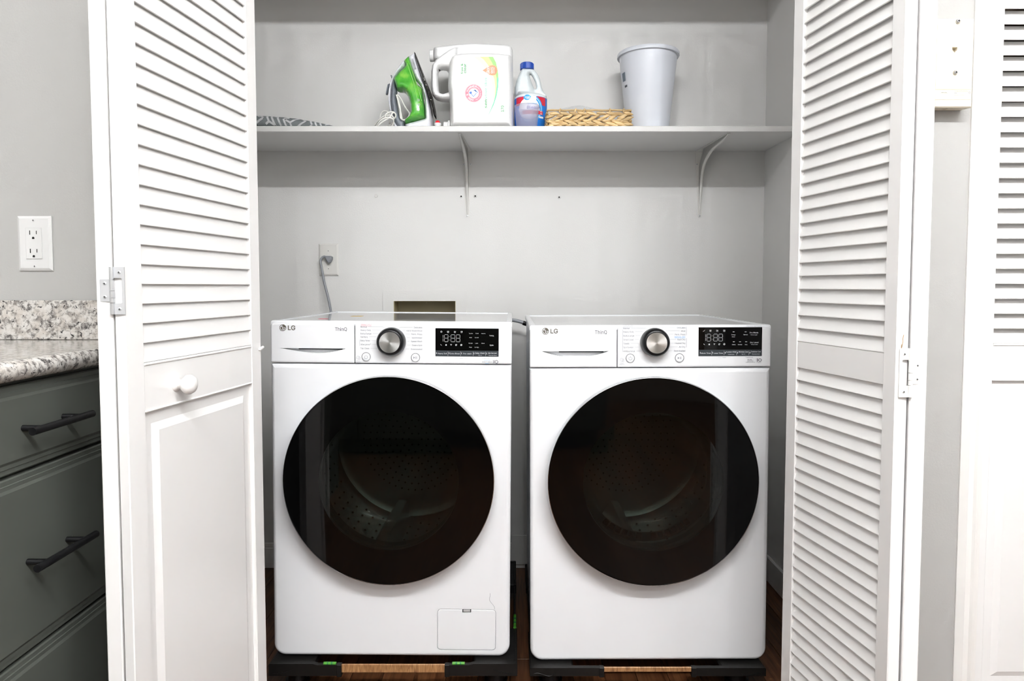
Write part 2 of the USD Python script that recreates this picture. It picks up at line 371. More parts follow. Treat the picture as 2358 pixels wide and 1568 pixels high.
def disc(cx, cz, r, y=0.0, d=0.0004): return ext(Point(cx, cz).buffer(r, 16), y - d, y)
def moved(m, dx=0, dy=0, dz=0): return trimesh.Trimesh(np.asarray(m.vertices) + [dx, dy, dz], m.faces, process=False)
def xf(m, mat4):
    m = trimesh.Trimesh(np.array(m.vertices), np.array(m.faces), process=False); m.apply_transform(mat4); return m

# ------------------------------------------------------------------ the room shell
YW, YB, XR, XL = 1.465, 2.42, 0.894, -0.97
floor = thing('floor', 'dark reddish-brown hardwood plank floor', 'floor', kind='structure')
obj('subfloor', bx(-1.6, 1.7, -2.2, 2.55, -0.06, -0.012), 'hole', floor)
x = -1.5; col = 0
while x < 1.62:
    y = -2.15 - random.random() * 0.5
    while y < 2.44:
        ln = 0.75 + random.random() * 0.7
        y0, y1 = max(y, -2.15), min(y + ln, 2.44)
        if y1 - y0 > 0.05:
            obj('plank', bx(x + 0.0006, x + 0.0824, y0 + 0.0002, y1 - 0.0002, -0.0119, 0.0, 0.0005), 'plank', floor)
        y += ln
    x += 0.083; col += 1

front = diff(bx(-1.5, 1.6, YW, YW + 0.11, 0, 2.6), bx(-0.70, 0.745, YW - 0.1, YW + 0.2, -0.1, 2.137), bx(1.024, 1.41, YW - 0.1, YW + 0.2, -0.1, 2.13))
obj('wall_front', front, 'wall', label='grey painted wall around the laundry closet opening', cat='wall', kind='structure')
backw = diff(bx(XL - 0.02, XR + 0.02, YB, YB + 0.1, 0, 2.6), bx(-0.4225, -0.2010, YB - 0.05, YB + 0.085, 0.72, 0.970))
wb = obj('wall_back', backw, 'closet', label='pale grey back wall of the laundry closet', cat='wall', kind='structure')
obj('wall_right', bx(XR, XR + 0.06, YW + 0.11, YB, 0, 2.6), 'closet', label='grey right side wall of the laundry closet', cat='wall', kind='structure')
obj('wall_left', bx(XL - 0.06, XL, YW + 0.11, YB, 0, 2.6), 'closet', label='grey left side wall inside the laundry closet', cat='wall', kind='structure')
obj('wall_kitchen_left', bx(-1.60, -1.5, -2.15, YW + 0.11, 0, 2.6), 'wall', label='kitchen side wall behind the granite counter', cat='wall', kind='structure')
obj('wall_kitchen_right', bx(1.6, 1.7, -2.15, YW + 0.11, 0, 2.6), 'wall', label='kitchen side wall beyond the louvered pantry door', cat='wall', kind='structure')
obj('wall_rear', bx(-1.5, 1.6, -2.15, -2.05, 0, 2.6), 'rear', label='pale wall across the room behind the island', cat='wall', kind='structure')
obj('wainscot_rear', bx(-1.5, 1.6, -2.05, -2.02, 0, 0.95, 0.004), 'tan', label='dark tan wainscot across the room, mirrored in the dryer door', cat='wainscot', kind='structure')
obj('ceiling', bx(-1.6, 1.7, -2.2, 2.52, 2.6, 2.66), 'ceiling', label='white ceiling', cat='ceiling', kind='structure')
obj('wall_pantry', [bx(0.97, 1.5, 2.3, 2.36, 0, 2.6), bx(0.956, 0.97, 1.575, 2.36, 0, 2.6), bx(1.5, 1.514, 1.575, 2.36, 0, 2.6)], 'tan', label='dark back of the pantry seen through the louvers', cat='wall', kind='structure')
obj('baseboard_back', [bx(XL, XR, YB - 0.012, YB, 0, 0.075, 0.002), bx(XL, XR, YB - 0.009, YB, 0.075, 0.092, 0.003)], 'trimw', label='baseboard along the closet back wall', cat='baseboard', kind='structure')
br = obj('baseboard_right', [bx(XR - 0.012, XR, YW + 0.115, YB - 0.012, 0, 0.088, 0.003)], 'closet', label='chipped baseboard along the right closet wall', cat='baseboard', kind='structure')
cp = Polygon([(0, 0.0), (0.012, 0.012), (0.03, 0.01), (0.045, 0.026), (0.05, 0.004), (0.038, -0.012), (0.018, -0.016), (0.006, -0.01)])
cpm = ext(cp, -0.0006, 0.0); v = cpm.vertices
obj('chip', trimesh.Trimesh(np.c_[XR - 0.0122 + v[:, 1], 2.06 - v[:, 0], 0.060 + v[:, 2]], cpm.faces[:, ::-1], process=False), 'chip', br, label='chipped brown patch')
# leftover screws and plugged holes in the closet's back wall
for px, pz, md in ((-0.4820, 1.3405, 'plate2'), (-0.1801, 1.3390, 'hole'), (-0.1303, 1.3400, 'hole'), (0.1672, 1.3360, 'hole')):
    a = obj('wall_anchor', lathe([(0.0, -0.002), (0.0052, -0.0018), (0.0062, 0.0)], 16, 'y', (px, YB, pz)), 'closet', wb, smooth=40)
    obj('hole', lathe([(0.0, -0.0026), (0.0028, -0.0024), (0.0028, -0.001)], 10, 'y', (px, YB, pz)), md, a)

# valve box in the wall behind the washer
vb = thing('valve_box', 'recessed washer valve box with painted frame in the back wall above the washer', 'valve box', (-0.3115, YB, 0.84))
fr = Polygon(rr(-0.1487, 0.1487, -0.155, 0.1672, 0.006)).difference(Polygon(rr(-0.1105, 0.1105, -0.118, 0.1285, 0.002)))
obj('frame', ext(fr, -0.006, -0.0002), 'closet', vb)
obj('recess', diff(bx(-0.1109, 0.1109, -0.004, 0.0845, -0.1195, 0.1295), bx(-0.1085, 0.1085, -0.1, 0.08, -0.117, 0.127)), 'boxin', vb, label='tan inside of the box')

# shelf
sh = obj('wall_shelf', bx(XL + 0.001, XR - 0.001, 2.115, YB - 0.001, 1.497, 1.5145, 0.0015), 'shelfpaint', label='long grey painted shelf across the closet', cat='shelf')
SZ = 1.5146

# ------------------------------------------------------------------ doors
def frame2(A, B, side):
    A = np.array(A, float); B = np.array(B, float); U = (B - A) / np.linalg.norm(B - A)
    N = np.array([U[1], -U[0]]) * side
    T = np.eye(4); T[:2, 0] = U; T[:2, 1] = N; T[:2, 3] = A
    return T, float(np.linalg.norm(B - A))
def slat_mesh(u0, u1, t, z, h, th=0.0055, dp=None):
    """one louver slat: low edge at the visible face (w = 0), high edge at the back"""
    f, b = -0.0010, -(dp or t) + 0.0010
    s = [(f, z + 0.0004), (f, z + th * 0.30), (f - 0.0014, z + th * 0.95), (b, z + h), (b, z + h - th * 0.9), (b + 0.003, z + h - th * 1.7), (f - 0.0018, z - 0.0006)]
    return hull([(u, w, q) for u in (u0, u1) for w, q in s])
def leaf(root, A, B, t, side, sl, sr, spec, H=2.12, dp=None, lap=1.22):
    """bifold leaf on the line A-B, t thick; spec: list of (kind, z0, z1, pitch, phase)"""
    T, W = frame2(A, B, side)
    put = lambda name, m, **k: obj(name, xf(m, T), 'white', root, **k)
    put('stile', bx(0, sl, -t, 0, 0.012, H, 0.0015)); put('stile', bx(W - sr, W, -t, 0, 0.012, H, 0.0015))
    for kind, z0, z1, pitch, ph in spec:
        if kind == 'rail':
            m = [bx(sl, W - sr, -t + 0.0015, -0.0015, z0, z1, 0.001)]
            put('rail', cat(m))
        if kind == 'bead':
            put('bead', cat([bx(sl, W - sr, -0.004, 0.0005, z0, z1, 0.0016)]))
        if kind == 'slats':
            k = math.ceil((z0 - ph) / pitch - 1e-6)
            while ph + k * pitch < z1 - 0.001:
                put('slat', slat_mesh(sl - 0.002, W - sr + 0.002, t, ph + k * pitch, pitch * lap, dp=dp)); k += 1
        if kind == 'panel':
            i, bv = 0.0225, 0.013
            P = [(u, w, z) for (q, w) in ((0, -0.008), (i, -0.008)) for u in (sl + q, W - sr - q) for z in (z0 + q, z1 - q)]
            base = bx(sl, W - sr, -t + 0.003, -0.008, z0, z1)
            fld = hull([(u, -0.008, z) for u in (sl + i, W - sr - i) for z in (z0 + i, z1 - i)] + [(u, -0.0025, z) for u in (sl + i + bv, W - sr - i - bv) for z in (z0 + i + bv, z1 - i - bv)])
            put('panel', cat([base, fld]))
    return T, W
def screw(root, T, u, w, z, r=0.0035, mat='steel'):
    m = lathe([(0.0, -0.0012), (r * 0.6, -0.0011), (r, -0.0004), (r, 0.0)], 14, 'y')
    m = cat([m, ])
    s = obj('screw', xf(moved(m, u, w, z), T), mat, root, smooth=40)
    c = cat([bx(-r * 0.55, r * 0.55, -0.0015, -0.0010, -r * 0.13, r * 0.13), bx(-r * 0.13, r * 0.13, -0.0015, -0.0010, -r * 0.55, r * 0.55)])
    obj('slot', xf(moved(c, u, w, z), T), 'hole', s)

LOUV = [('rail', 0.02, 0.125, 0, 0), ('panel', 0.125, 0.8145, 0, 0), ('bead', 0.8135, 0.8175, 0, 0), ('rail', 0.8150, 0.8915, 0, 0), ('bead', 0.8905, 0.8955, 0, 0),
        ('slats', 0.8955, 2.00, 0.0320, 0.8961), ('rail', 2.035, 2.12, 0, 0)]
FULL = [('rail', 0.02, 0.10, 0, 0), ('slats', 0.10, 0.835, 0.0263, 0.8272), ('rail', 0.8527, 0.907, 0, 0), ('slats', 0.9070, 2.00, 0.0268, 1.0147), ('rail', 2.03, 2.12, 0, 0)]
# left pair
A, B = (-0.6035, 1.0555), (-0.547, 1.4717)
d1 = thing('door_1', 'left white bifold door folded open, louvers over a raised panel, with round knob', 'door', kind='structure')
T1, W1 = leaf(d1, A, B, 0.0178, 1, 0.0421, 0.0392, LOUV, dp=0.0105)
leaf(d1, (-0.6228, 1.0560), (-0.668, 1.458), 0.0235, 1, 0.042, 0.042, LOUV)
kn = lathe([(0.0, 0.036), (0.008, 0.0355), (0.014, 0.032), (0.0172, 0.026), (0.0172, 0.021), (0.013, 0.0155), (0.0085, 0.012), (0.0078, 0.006), (0.0125, 0.0015), (0.013, -0.001)], 32, 'y')
obj('knob', xf(moved(kn, 0.1255, -0.0015, 0.8489), T1), 'knobw', d1, smooth=50)
obj('door_catch', xf(hull(np.vstack([trimesh.creation.icosphere(1, 0.0035).vertices + [0.412, 0.001, 0.884], trimesh.creation.icosphere(1, 0.003).vertices + [0.4215, 0.0035, 0.888]])), T1), 'white', d1, smooth=True)
def hinge(root, y, xk, sgn, z0, z1, mats, wide):
    """non-mortise hinge lying on the leaves' edges; sgn=+1 puts the outer (U) plate on the +x side of the knuckle"""
    I = np.eye(4)
    h = z1 - z0; k = 0.0036
    U = sbox(0.003, z0, wide, z1).difference(Polygon(rr(-0.01, wide - 0.0042, z0 + h * 0.235, z0 + h * 0.765, 0.002)))
    Np = Polygon(rr(-wide * 0.98, 0.001, z0 + h * 0.27, z0 + h * 0.74, 0.0016))
    for nm, pl in (('hinge_plate', U), ('hinge_plate', Np)):
        m = ext(affinity.translate(affinity.scale(pl, sgn, 1, origin=(0, 0)), xk, 0), y - 0.0018, y - 0.0002)
        obj(nm, m, mats[0], root)
    gaps = [0, 0.245, 0.35, 0.50, 0.73, 1.0]
    for q in range(5):
        obj('hinge_knuckle', cyl(k, (xk, y - 0.0020, z0 + h * gaps[q] + 0.0003), (xk, y - 0.0020, z0 + h * gaps[q + 1] - 0.0003), 14), mats[1], root, smooth=40)
    for u, q in ((wide * 0.58, 0.115), (wide * 0.60, 0.885), (-wide * 0.58, 0.37), (-wide * 0.58, 0.65)):
        screw(root, I, xk + sgn * u, y - 0.0018, z0 + h * q, 0.0028, mats[0])
hinge(d1, 1.0555, -0.6215, 1, 0.9765, 1.0505, ('zincplate', 'steel'), 0.0195)
# right pair
d2 = thing('door_2', 'right white bifold door folded open, louvered above and below a middle rail', 'door', kind='structure')
T2, W2 = leaf(d2, (0.6366, 1.118), (0.5835, 1.431), 0.0228, -1, 0.0306, 0.0345, FULL, dp=0.0125)
leaf(d2, (0.6606, 1.1180), (0.705, 1.458), 0.0260, -1, 0.040, 0.040, FULL)
obj('paint_chip', [polyline([(0.6478, 0.9400), (0.6466, 0.9330), (0.6470, 0.9290), (0.6452, 0.9195)], 0.0011, 1.1179, 0.0002), polyline([(0.6450, 0.9235), (0.6447, 0.9165)], 0.0016, 1.1179, 0.0002)], 'rust', d2, label='thin brown chip in the white paint')
hinge(d2, 1.1178, 0.6600, -1, 0.8365, 0.9180, ('trimw', 'trimw'), 0.0185)
# closed pantry door at the far right, with its casing
d3 = thing('door_3', 'closed white louvered pantry door with raised lower panel at the right edge', 'door', kind='structure')
leaf(d3, (1.0265, 1.471), (1.4065, 1.471), 0.024, 1, 0.0225, 0.04, [('rail', 0.02, 0.125, 0, 0), ('panel', 0.125, 0.8145, 0, 0), ('bead', 0.8135, 0.8175, 0, 0), ('rail', 0.8150, 0.8915, 0, 0), ('bead', 0.8905, 0.8955, 0, 0),
     ('slats', 0.8955, 2.00, 0.0325, 0.8961), ('rail', 2.035, 2.12, 0, 0)], lap=1.1)
cs = Polygon([(0.9783, 0), (0.9783, -0.004), (0.9914, -0.0135), (0.9955, -0.0145), (0.9975, -0.0115), (1.003, -0.0125), (1.012, -0.0095), (1.018, -0.0085), (1.0195, -0.0055), (1.0255, -0.005), (1.0255, 0)])
m = trimesh.creation.extrude_polygon(cs, 2.16, engine='earcut')
obj('trim_1', moved(m, 0, YW, 0), 'trimw', label='white moulded casing up the left side of the pantry door', cat='trim', kind='structure')

# ------------------------------------------------------------------ shelf brackets
def bracket(x, dx, label):
    b = thing('shelf_bracket', label, 'shelf bracket', (x, YB, 1.497), group='shelf brackets')
    zt, zb = -0.001, -0.231
    wp = Polygon([(-0.017, zt), (0.017, zt), (0.0175, -0.035), (0.010, -0.12), (0.0065, zb + 0.008), (0.004, zb), (-0.004, zb), (-0.0065, zb + 0.008), (-0.010, -0.12), (-0.0175, -0.035)])
    obj('wall_leg', ext(wp, -0.0022, -0.0002), 'bracket', b)
    ln = 0.288
    hp = Polygon([(-0.017, 0), (0.017, 0), (0.0165, -0.03), (0.0085, -0.2), (0.005, -ln), (-0.005, -ln), (-0.0085, -0.2), (-0.0165, -0.03)])
    m = trimesh.creation.extrude_polygon(hp, 0.002, engine='earcut')
    v = m.vertices.copy(); v[:, 0] += dx * (-v[:, 1] / ln)
    obj('shelf_leg', trimesh.Trimesh(v + [0, 0, -0.0024], m.faces, process=False), 'bracket', b)
    path = spline([(dx * 0.97, -0.281, -0.003), (dx * 0.6, -0.17, -0.016), (dx * 0.27, -0.080, -0.034), (dx * 0.1, -0.036, -0.064), (0, -0.0165, -0.118), (0, -0.006, -0.175), (0, -0.0025, -0.222)], 36)
    rad = np.interp(np.linspace(0, 1, 36), [0, .2, .5, .8, 1], [0.0022, 0.0042, 0.0055, 0.0045, 0.0022])
    rib = tube(path, rad, 14)
    # web between the rib and the two legs
    n = len(path); web = []
    for s in (-1, 1):
        top = []
        for p, q in zip(path, rad):
            t = p.copy(); t[0] += s * q * 0.7
            top.append(t)
        k = n * 5 // 9
        foot = [np.array([p[0] + s * 0.0068 * min(1, -3 * (p[2]) / 0.09 + 0.25), p[1], -0.0026]) for p in path[:k]] + [np.array([p[0] + s * 0.0060 * min(1, max(0.45, 1 - (-p[2] - 0.06) / 0.28)), -0.0024, p[2]]) for p in path[k:]]
        V = np.array(top + foot); F = []
        for i in range(n - 1):
            F += [(i, i + 1, n + i + 1), (i, n + i + 1, n + i)]
        F = np.array(F); F = np.vstack([F, F[:, ::-1]]); web.append(trimesh.Trimesh(np.vstack([V]), F, process=False))
    obj('rib', cat([rib] + web), 'bracket', b, smooth=60)
    for (sx, sy, sz) in ((-0.0125, -0.0022, -0.046), (0.0125, -0.0022, -0.046), (0, -0.0022, -0.2265)):
        s = obj('screw', lathe([(0, -0.0022), (0.0028, -0.0018), (0.0036, 0)], 12, 'y', (sx, sy, sz)), 'steel', b, smooth=40)
        obj('slot', lathe([(0, -0.0026), (0.0012, -0.0025), (0.0012, -0.001)], 8, 'y', (sx, sy, sz)), 'hole', s)
    s = obj('screw', lathe([(0, -0.002), (0.0028, -0.0016), (0.0036, 0)], 12, 'z', (dx * 0.98, -0.283, -0.0024)), 'steel', b, smooth=40)
bracket(-0.1585, -0.004, 'painted steel shelf bracket under the detergent jug')
bracket(0.6655, 0.0085, 'painted steel shelf bracket under the empty right end of the shelf')

# ------------------------------------------------------------------ outlets
def outlet_plate(t, w, h, mat):
    P = [(x, -0.0005, z) for x in (-w / 2, w / 2) for z in (-h / 2, h / 2)] + [(x, -0.003, z) for x in (-w / 2, w / 2) for z in (-h / 2, h / 2)] + [(x, -0.0065, z) for x in (-w / 2 + 0.0055, w / 2 - 0.0055) for z in (-h / 2 + 0.0055, h / 2 - 0.0055)]
    return obj('plate', hull(P), mat, t)
ot = thing('wall_outlet', 'white double wall outlet above the granite backsplash', 'outlet', (-1.0243, YW, 1.1125))
outlet_plate(ot, 0.0725, 0.117, 'plate')
dv = obj('receptacle', bx(-0.0172, 0.0172, -0.0082, -0.006, -0.0335, 0.0335, 0.0008), 'plate', ot)
def sockets(dv, y, zs):
    for z in zs:
        sl = [bx(-0.0082, -0.0066, y - 0.0003, y + 0.001, z + 0.0028, z + 0.0118), bx(0.0060, 0.0074, y - 0.0003, y + 0.001, z + 0.0038, z + 0.0112),
              moved(ext(Point(0, 0).buffer(0.0024).union(sbox(-0.0024, -0.0024, 0.0024, 0)), -0.0003, 0.001), -0.0004, y, z - 0.0040)]
        for s in sl: obj('socket_slot', s, 'hole', dv)
sockets(dv, -0.0082, (0.0155, -0.0235))
for z in (0.0490, -0.0490): screw(ot, np.eye(4), 0.0, -0.0065, z, 0.0030, 'plate')
for z, q in ((0.043, 0.0015), (-0.0545, 0.002)): pass
ob = thing('wall_outlet', 'grey-white wall outlet with a grey plug pushed in, on the closet back wall', 'outlet', (-0.6517, YB, 1.1154))
outlet_plate(ob, 0.069, 0.1135, 'plate2')
obj('receptacle', lathe([(0, -0.0078), (0.0165, -0.0078), (0.0170, -0.006)], 28, 'y', (0.004, 0, 0.004)), 'plate2', ob, smooth=40)
for z in (0.0315, -0.0320): screw(ob, np.eye(4), 0.0, -0.0065, z, 0.0030, 'plate2')
pc = thing('power_cord', 'grey power cord with angled plug hanging from the closet outlet behind the washer', 'power cord', (-0.6517, YB, 1.1154))
obj('plug', hull([(x, y, z) for x, z in [(-0.006, 0.0125), (0.013, 0.0125), (0.0165, 0.009), (0.0165, 0.000), (0.010, -0.011), (0.004, -0.0135), (-0.002, -0.006), (-0.006, 0.000)] for y in (-0.0085, -0.026)] + [(x * .9, -0.031, z * .8) for x, z in [(-0.006, 0.0125), (0.013, 0.0125), (0.016, 0.002), (0.004, -0.009)]]), 'greyplastic', pc)
cp = spline([(-0.003, -0.0235, 0.008), (-0.015, -0.024, 0.0085), (-0.0215, -0.025, 0.001), (-0.020, -0.028, -0.022), (-0.0105, -0.034, -0.070), (0.0045, -0.042, -0.125), (0.018, -0.050, -0.185), (0.026, -0.055, -0.25), (0.028, -0.055, -0.32)], 50)
obj('cord', tube(cp, 0.0042, 12), 'greyplastic', pc, smooth=60)

# ------------------------------------------------------------------ phone line filter box
fb = thing('phone_filter_box', 'cream phone line filter box screwed to the wall beside the pantry door', 'phone box', (0.917, YW, 1.3955))
w2, hh, dd = 0.0392, 0.179, 0.036
body = diff(hull([(x, -0.0004, z) for x in (-w2, w2) for z in (-0.0005, hh)] + [(x, -dd + 0.002, z) for x in (-w2, w2) for z in (-0.0035, hh - 0.001)] + [(x, -dd, z) for x in (-w2 + 0.002, w2 - 0.002) for z in (-0.0015, hh - 0.003)]),
            ext(Polygon([(-0.0052, 0.1195), (0.0052, 0.1195), (0.0052, 0.114), (0.0, 0.1085), (-0.0052, 0.114)]), -dd - 0.01, -dd + 0.010),
            lathe([(0, -0.02), (0.0055, -0.02), (0.0055, 0.004), (0, 0.004)], 20, 'z', (-0.006, -dd / 2, 0)))
obj('body', body, 'beige', fb)
obj('label_plate', bx(-w2 + 0.001, w2 - 0.003, -dd - 0.0006, -dd + 0.0005, 0.012, 0.033, 0.0002), 'beige', fb)
for z in (0.1715, 0.0675):
    s = obj('screw', lathe([(0, -0.0045), (0.003, -0.0042), (0.0043, -0.0025), (0.0043, 0)], 18, 'y', (0.004 - (0.1715 - z) * 0.02, -dd, z)), 'chrome', fb, smooth=40)
    obj('slot', moved(cat([bx(-0.002, 0.002, -0.0049, -0.004, -0.0005, 0.0005), bx(-0.0005, 0.0005, -0.0049, -0.004, -0.002, 0.002)]), 0.004 - (0.1715 - z) * 0.02, -dd, z), 'hole', s)
yl = -dd - 0.0006
obj('lettering', [txt('Inline DSL Filter', 0.0011, -0.020, 0.0268, None, 'c', True, yl, 0.0002), txt('For use with telephone line only', 0.0007, -0.020, 0.0250, None, 'c', False, yl, 0.0002),
    txt('FCC Reg. 5XJUSA-46960-FM', 0.0009, 0.002, 0.0300, 0.026, 'l', False, yl, 0.0002), txt('Complies with Part 68, FCC Rules', 0.0008, 0.002, 0.0282, 0.030, 'l', False, yl, 0.0002),
    txt('REN 0.0B', 0.0008, 0.002, 0.0250, None, 'l', False, yl, 0.0002), txt('Made in China', 0.0008, 0.002, 0.0212, 0.020, 'l', False, yl, 0.0002), ring(0.0335, 0.0265, 0.0017, 0.0005, yl, 0.0002)], 'inkmid', fb, kind='stuff')
obj('label_edge', bx(-w2 + 0.001, w2 - 0.003, yl - 0.0002, yl + 0.0003, 0.0328, 0.0334), 'boxin', fb)

# ------------------------------------------------------------------ kitchen counter at the left
XC = -0.775
kc = thing('base_cabinet', 'dark green base cabinet with three drawers under the granite counter', 'cabinet', (0, 0, 0))
obj('carcass', [bx(-1.49, XC - 0.02, 0.20, YW - 0.003, 0.10, 0.871), bx(-1.47, XC - 0.075, 0.20, YW - 0.003, 0.0, 0.10)], 'cab', kc)
dz = [(0.7285, 0.866), (0.4330, 0.7225), (0.115, 0.4270)]
for y0, y1 in ((0.955, 1.452), (0.455, 0.947)):
    for k, (z0, z1) in enumerate(dz):
        # stepped drawer front facing +x
        P = []
        c = lambda x, i: [(x, y, z) for y in (y0 + i, y1 - i) for z in (z0 + i, z1 - i)]
        st = [hull(c(XC - 0.019, 0) + c(XC - 0.006, 0) + c(XC - 0.004, 0.002)), hull(c(XC - 0.006, 0.008) + c(XC - 0.0025, 0.010)), hull(c(XC - 0.004, 0.0135) + c(XC, 0.021))]
        dr = obj('drawer', st, 'cab', kc)
        zc = (z0 + z1) / 2 if k == 0 else z1 - 0.142
        zc = 0.796 if k == 0 else (0.580 if k == 1 else 0.30)
        yc = 1.112 if y0 > 0.9 else 0.70
        h = [cyl(0.0062, (XC + 0.034, yc - 0.075, zc), (XC + 0.034, yc + 0.075, zc), 18)]
        h += [cyl(0.0050, (XC - 0.001, yc + s * 0.048, zc), (XC + 0.034, yc + s * 0.048, zc), 14) for s in (-1, 1)]
        obj('handle', cat(h), 'handle', dr, smooth=40)
ct = thing('countertop', 'speckled beige granite countertop along the left edge', 'countertop')
n = []
for k in range(9):
    a = math.pi * (k / 8 - 0.5); n.append((-0.775 + 0.0185 * math.cos(a), 0.8895 + 0.0165 * math.sin(a)))
P = Polygon([(-1.495, 0.873)] + n + [(-1.495, 0.906)])
m = trimesh.creation.extrude_polygon(P, 1.26, engine='earcut'); v = m.vertices
obj('slab', trimesh.Trimesh(np.c_[v[:, 0], YW - 0.001 - v[:, 2], v[:, 1]], m.faces, process=False), 'granite', ct, smooth=35)
obj('backsplash', bx(-1.495, -0.765, YW - 0.019, YW - 0.001, 0.9065, 0.9905, 0.0015), 'granite', ct)

# dark cabinets across the aisle (their doors mirror in the washer and dryer glass)
ki = thing('island_cabinet', 'dark green cabinet run across the aisle, mirrored in the round appliance doors', 'cabinet')
obj('carcass', [bx(-1.45, 0.62, -1.34, -0.80, 0.09, 0.88), bx(-1.42, 0.59, -1.32, -0.86, 0.0, 0.09)], 'cab', ki)
for k in range(4):
    x0 = -1.44 + k * 0.513
    dr = hull([(x, -0.80, z) for x in (x0, x0 + 0.505) for z in (0.10, 0.87)] + [(x, -0.782, z) for x in (x0, x0 + 0.505) for z in (0.10, 0.87)])
    dr = diff(dr, bx(x0 + 0.065, x0 + 0.44, -0.789, -0.7, 0.165, 0.805))
    obj('cabinet_door', dr, 'cab', ki)
obj('worktop', bx(-1.47, 0.65, -1.36, -0.765, 0.881, 0.912, 0.006), 'granite', ki)

# ------------------------------------------------------------------ washer and dryer
def machine(t, kind):
    Wd, Dp, Ht, seam = 0.600, 0.615, 0.847, 0.741
    cx, cz = (0.3010, 0.4575) if kind == 'w' else (0.3000, 0.4645)
    if kind == 'w':
        PX = lambda p: (p - 619.0) * 0.001075
        PZ = lambda p: 0.829 - (p - 757.0) * 0.001081
    else:
        PX = lambda p: (p - 1222.0) * 0.0010796
        PZ = lambda p: 0.8334 - (p - 764.0) * 0.001083
    # cabinet: side shell with a round opening through the lower front
    shell = diff(bx(0.004, Wd - 0.004, 0.028, Dp, 0.012, Ht - 0.014, 0.006), bx(0.010, Wd - 0.010, 0.02, Dp - 0.02, 0.03, Ht - 0.03))
    obj('cabinet', shell, 'appside', t)
    drop = -0.0065 if kind == 'w' else -0.0080
    low = man(slab(0, Wd, drop, seam - 0.001, 0.0, 0.034, (0.030, 0.030, 0.003, 0.003), 0.011, 8))
    low = low - man(lathe([(0, -0.05), (0.205, -0.05), (0.205, 0.1), (0, 0.1)], 64, 'y', (cx, 0, cz)))
    if kind == 'w':
        fx0, fx1, fz0, fz1 = 0.4155, 0.5650, 0.0115, 0.1185
        g = Polygon(rr(fx0, fx1, fz0, fz1, 0.010)).difference(Polygon(rr(fx0 + 0.0016, fx1 - 0.0016, fz0 + 0.0016, fz1 - 0.0016, 0.0088)))
        low = low - man(ext(Polygon(rr(fx0, fx1, fz0, fz1, 0.010)), -0.01, 0.004))
    fp = obj('front_panel', tri(low), 'app', t, smooth=30)
    # lid with a raised rim around a shiny recessed top
    lid = hull([(x, y, z) for ins, z in ((0, Ht - 0.012), (0, Ht - 0.004), (0.0015, Ht - 0.0012), (0.004, Ht)) for x in (ins, Wd - ins) for y in (0.006 + ins, Dp + 0.004 - ins)])
    rec = bx(0.014, Wd - 0.014, 0.020, Dp - 0.012, Ht - 0.0025, Ht + 0.02)
    ld = obj('lid', diff(lid, rec), 'app', t)
    obj('lid_panel', bx(0.0142, Wd - 0.0142, 0.0202, Dp - 0.0122, Ht - 0.004, Ht - 0.0022), 'lid', ld)
    if kind == 'w':
        st = obj('sticker', bx(0.128, 0.160, 0.30, 0.33, Ht - 0.0022, Ht - 0.0018), 'yellow', ld, label='yellow sticker')
        obj('sticker', bx(0.082, 0.105, 0.13, 0.15, Ht - 0.0022, Ht - 0.0018), 'stickred', ld, label='red sticker')
    # detergent drawer front / water container front
    xs = PX(813.5) if kind == 'w' else PX(1423.5)
    zt = Ht - 0.0068
    dw = slab(0.0, xs - 0.0008, seam + 0.001, zt, 0.0, 0.034, (0.003, 0.002, 0.002, 0.009), 0.0045, 6)
    if kind == 'w':
        sx0, sx1, sz, sd = PX(641), PX(793), PZ(804), 0.0115
    else:
        sx0, sx1, sz, sd = PX(1250), PX(1404), PZ(811), 0.0160
    u = np.linspace(0, 1, 25)
    bow = np.sin(np.pi * u ** (1.25 if kind == 'w' else 1.0)) ** 0.9 * sd
    scoop = Polygon(list(zip(sx0 + (sx1 - sx0) * u, sz - bow)) + [(sx1, sz), (sx0, sz)]).buffer(0)
    dw = diff(dw, ext(scoop, -0.01, 0.016))
    dd_ = obj('detergent_drawer' if kind == 'w' else 'water_container', dw, 'app', t, smooth=30)
    obj('grip_slot', bx(sx0 + (sx1 - sx0) * 0.26, sx1 - (sx1 - sx0) * 0.07, 0.0145, 0.0165, sz - 0.0040, sz - 0.0005), 'slot', dd_)
    lx, lz = (PX(648.5), PZ(757)) if kind == 'w' else (PX(1258), PZ(764.5))
    r = 0.0083
    obj('logo', [disc(lx, lz, r, 0, 0.0005)], 'logo', dd_)
    yy = -0.0005
    obj('logo_mark', [ring(lx, lz, r * 0.76, r * 0.15, yy, 0.0002, 95, 360), line(lx + r * 0.18, lz, lx + r * 0.80, lz, r * 0.15, yy, 0.0002), line(lx - r * 0.03, lz + r * 0.42, lx - r * 0.03, lz - r * 0.42, r * 0.16, yy, 0.0002),
        line(lx - r * 0.10, lz - r * 0.42, lx + r * 0.30, lz - r * 0.42, r * 0.16, yy, 0.0002), disc(lx - r * 0.36, lz + r * 0.36, r * 0.15, yy, 0.0002)], 'app', dd_)
    obj('lettering', [txt('LG', 0.0107, lx + 0.0125, lz - 0.0053, 0.0182, 'l', True)], 'logo', dd_)
    tx = PX(782.5) if kind == 'w' else PX(1385.5)
    tz = PZ(763.5) if kind == 'w' else PZ(771.5)
    obj('lettering', [txt('ThinQ', 0.0089, tx, tz, 0.0295, 'c')], 'inkdark', dd_)
    # control panel
    pn = slab(xs + 0.0008, Wd, seam + 0.001, zt, 0.0, 0.034, (0.002, 0.003, 0.009, 0.002), 0.0045, 6)
    pn = obj('control_panel', pn, 'app', t, smooth=30)
    G = 0.001078
    h = 0.0040
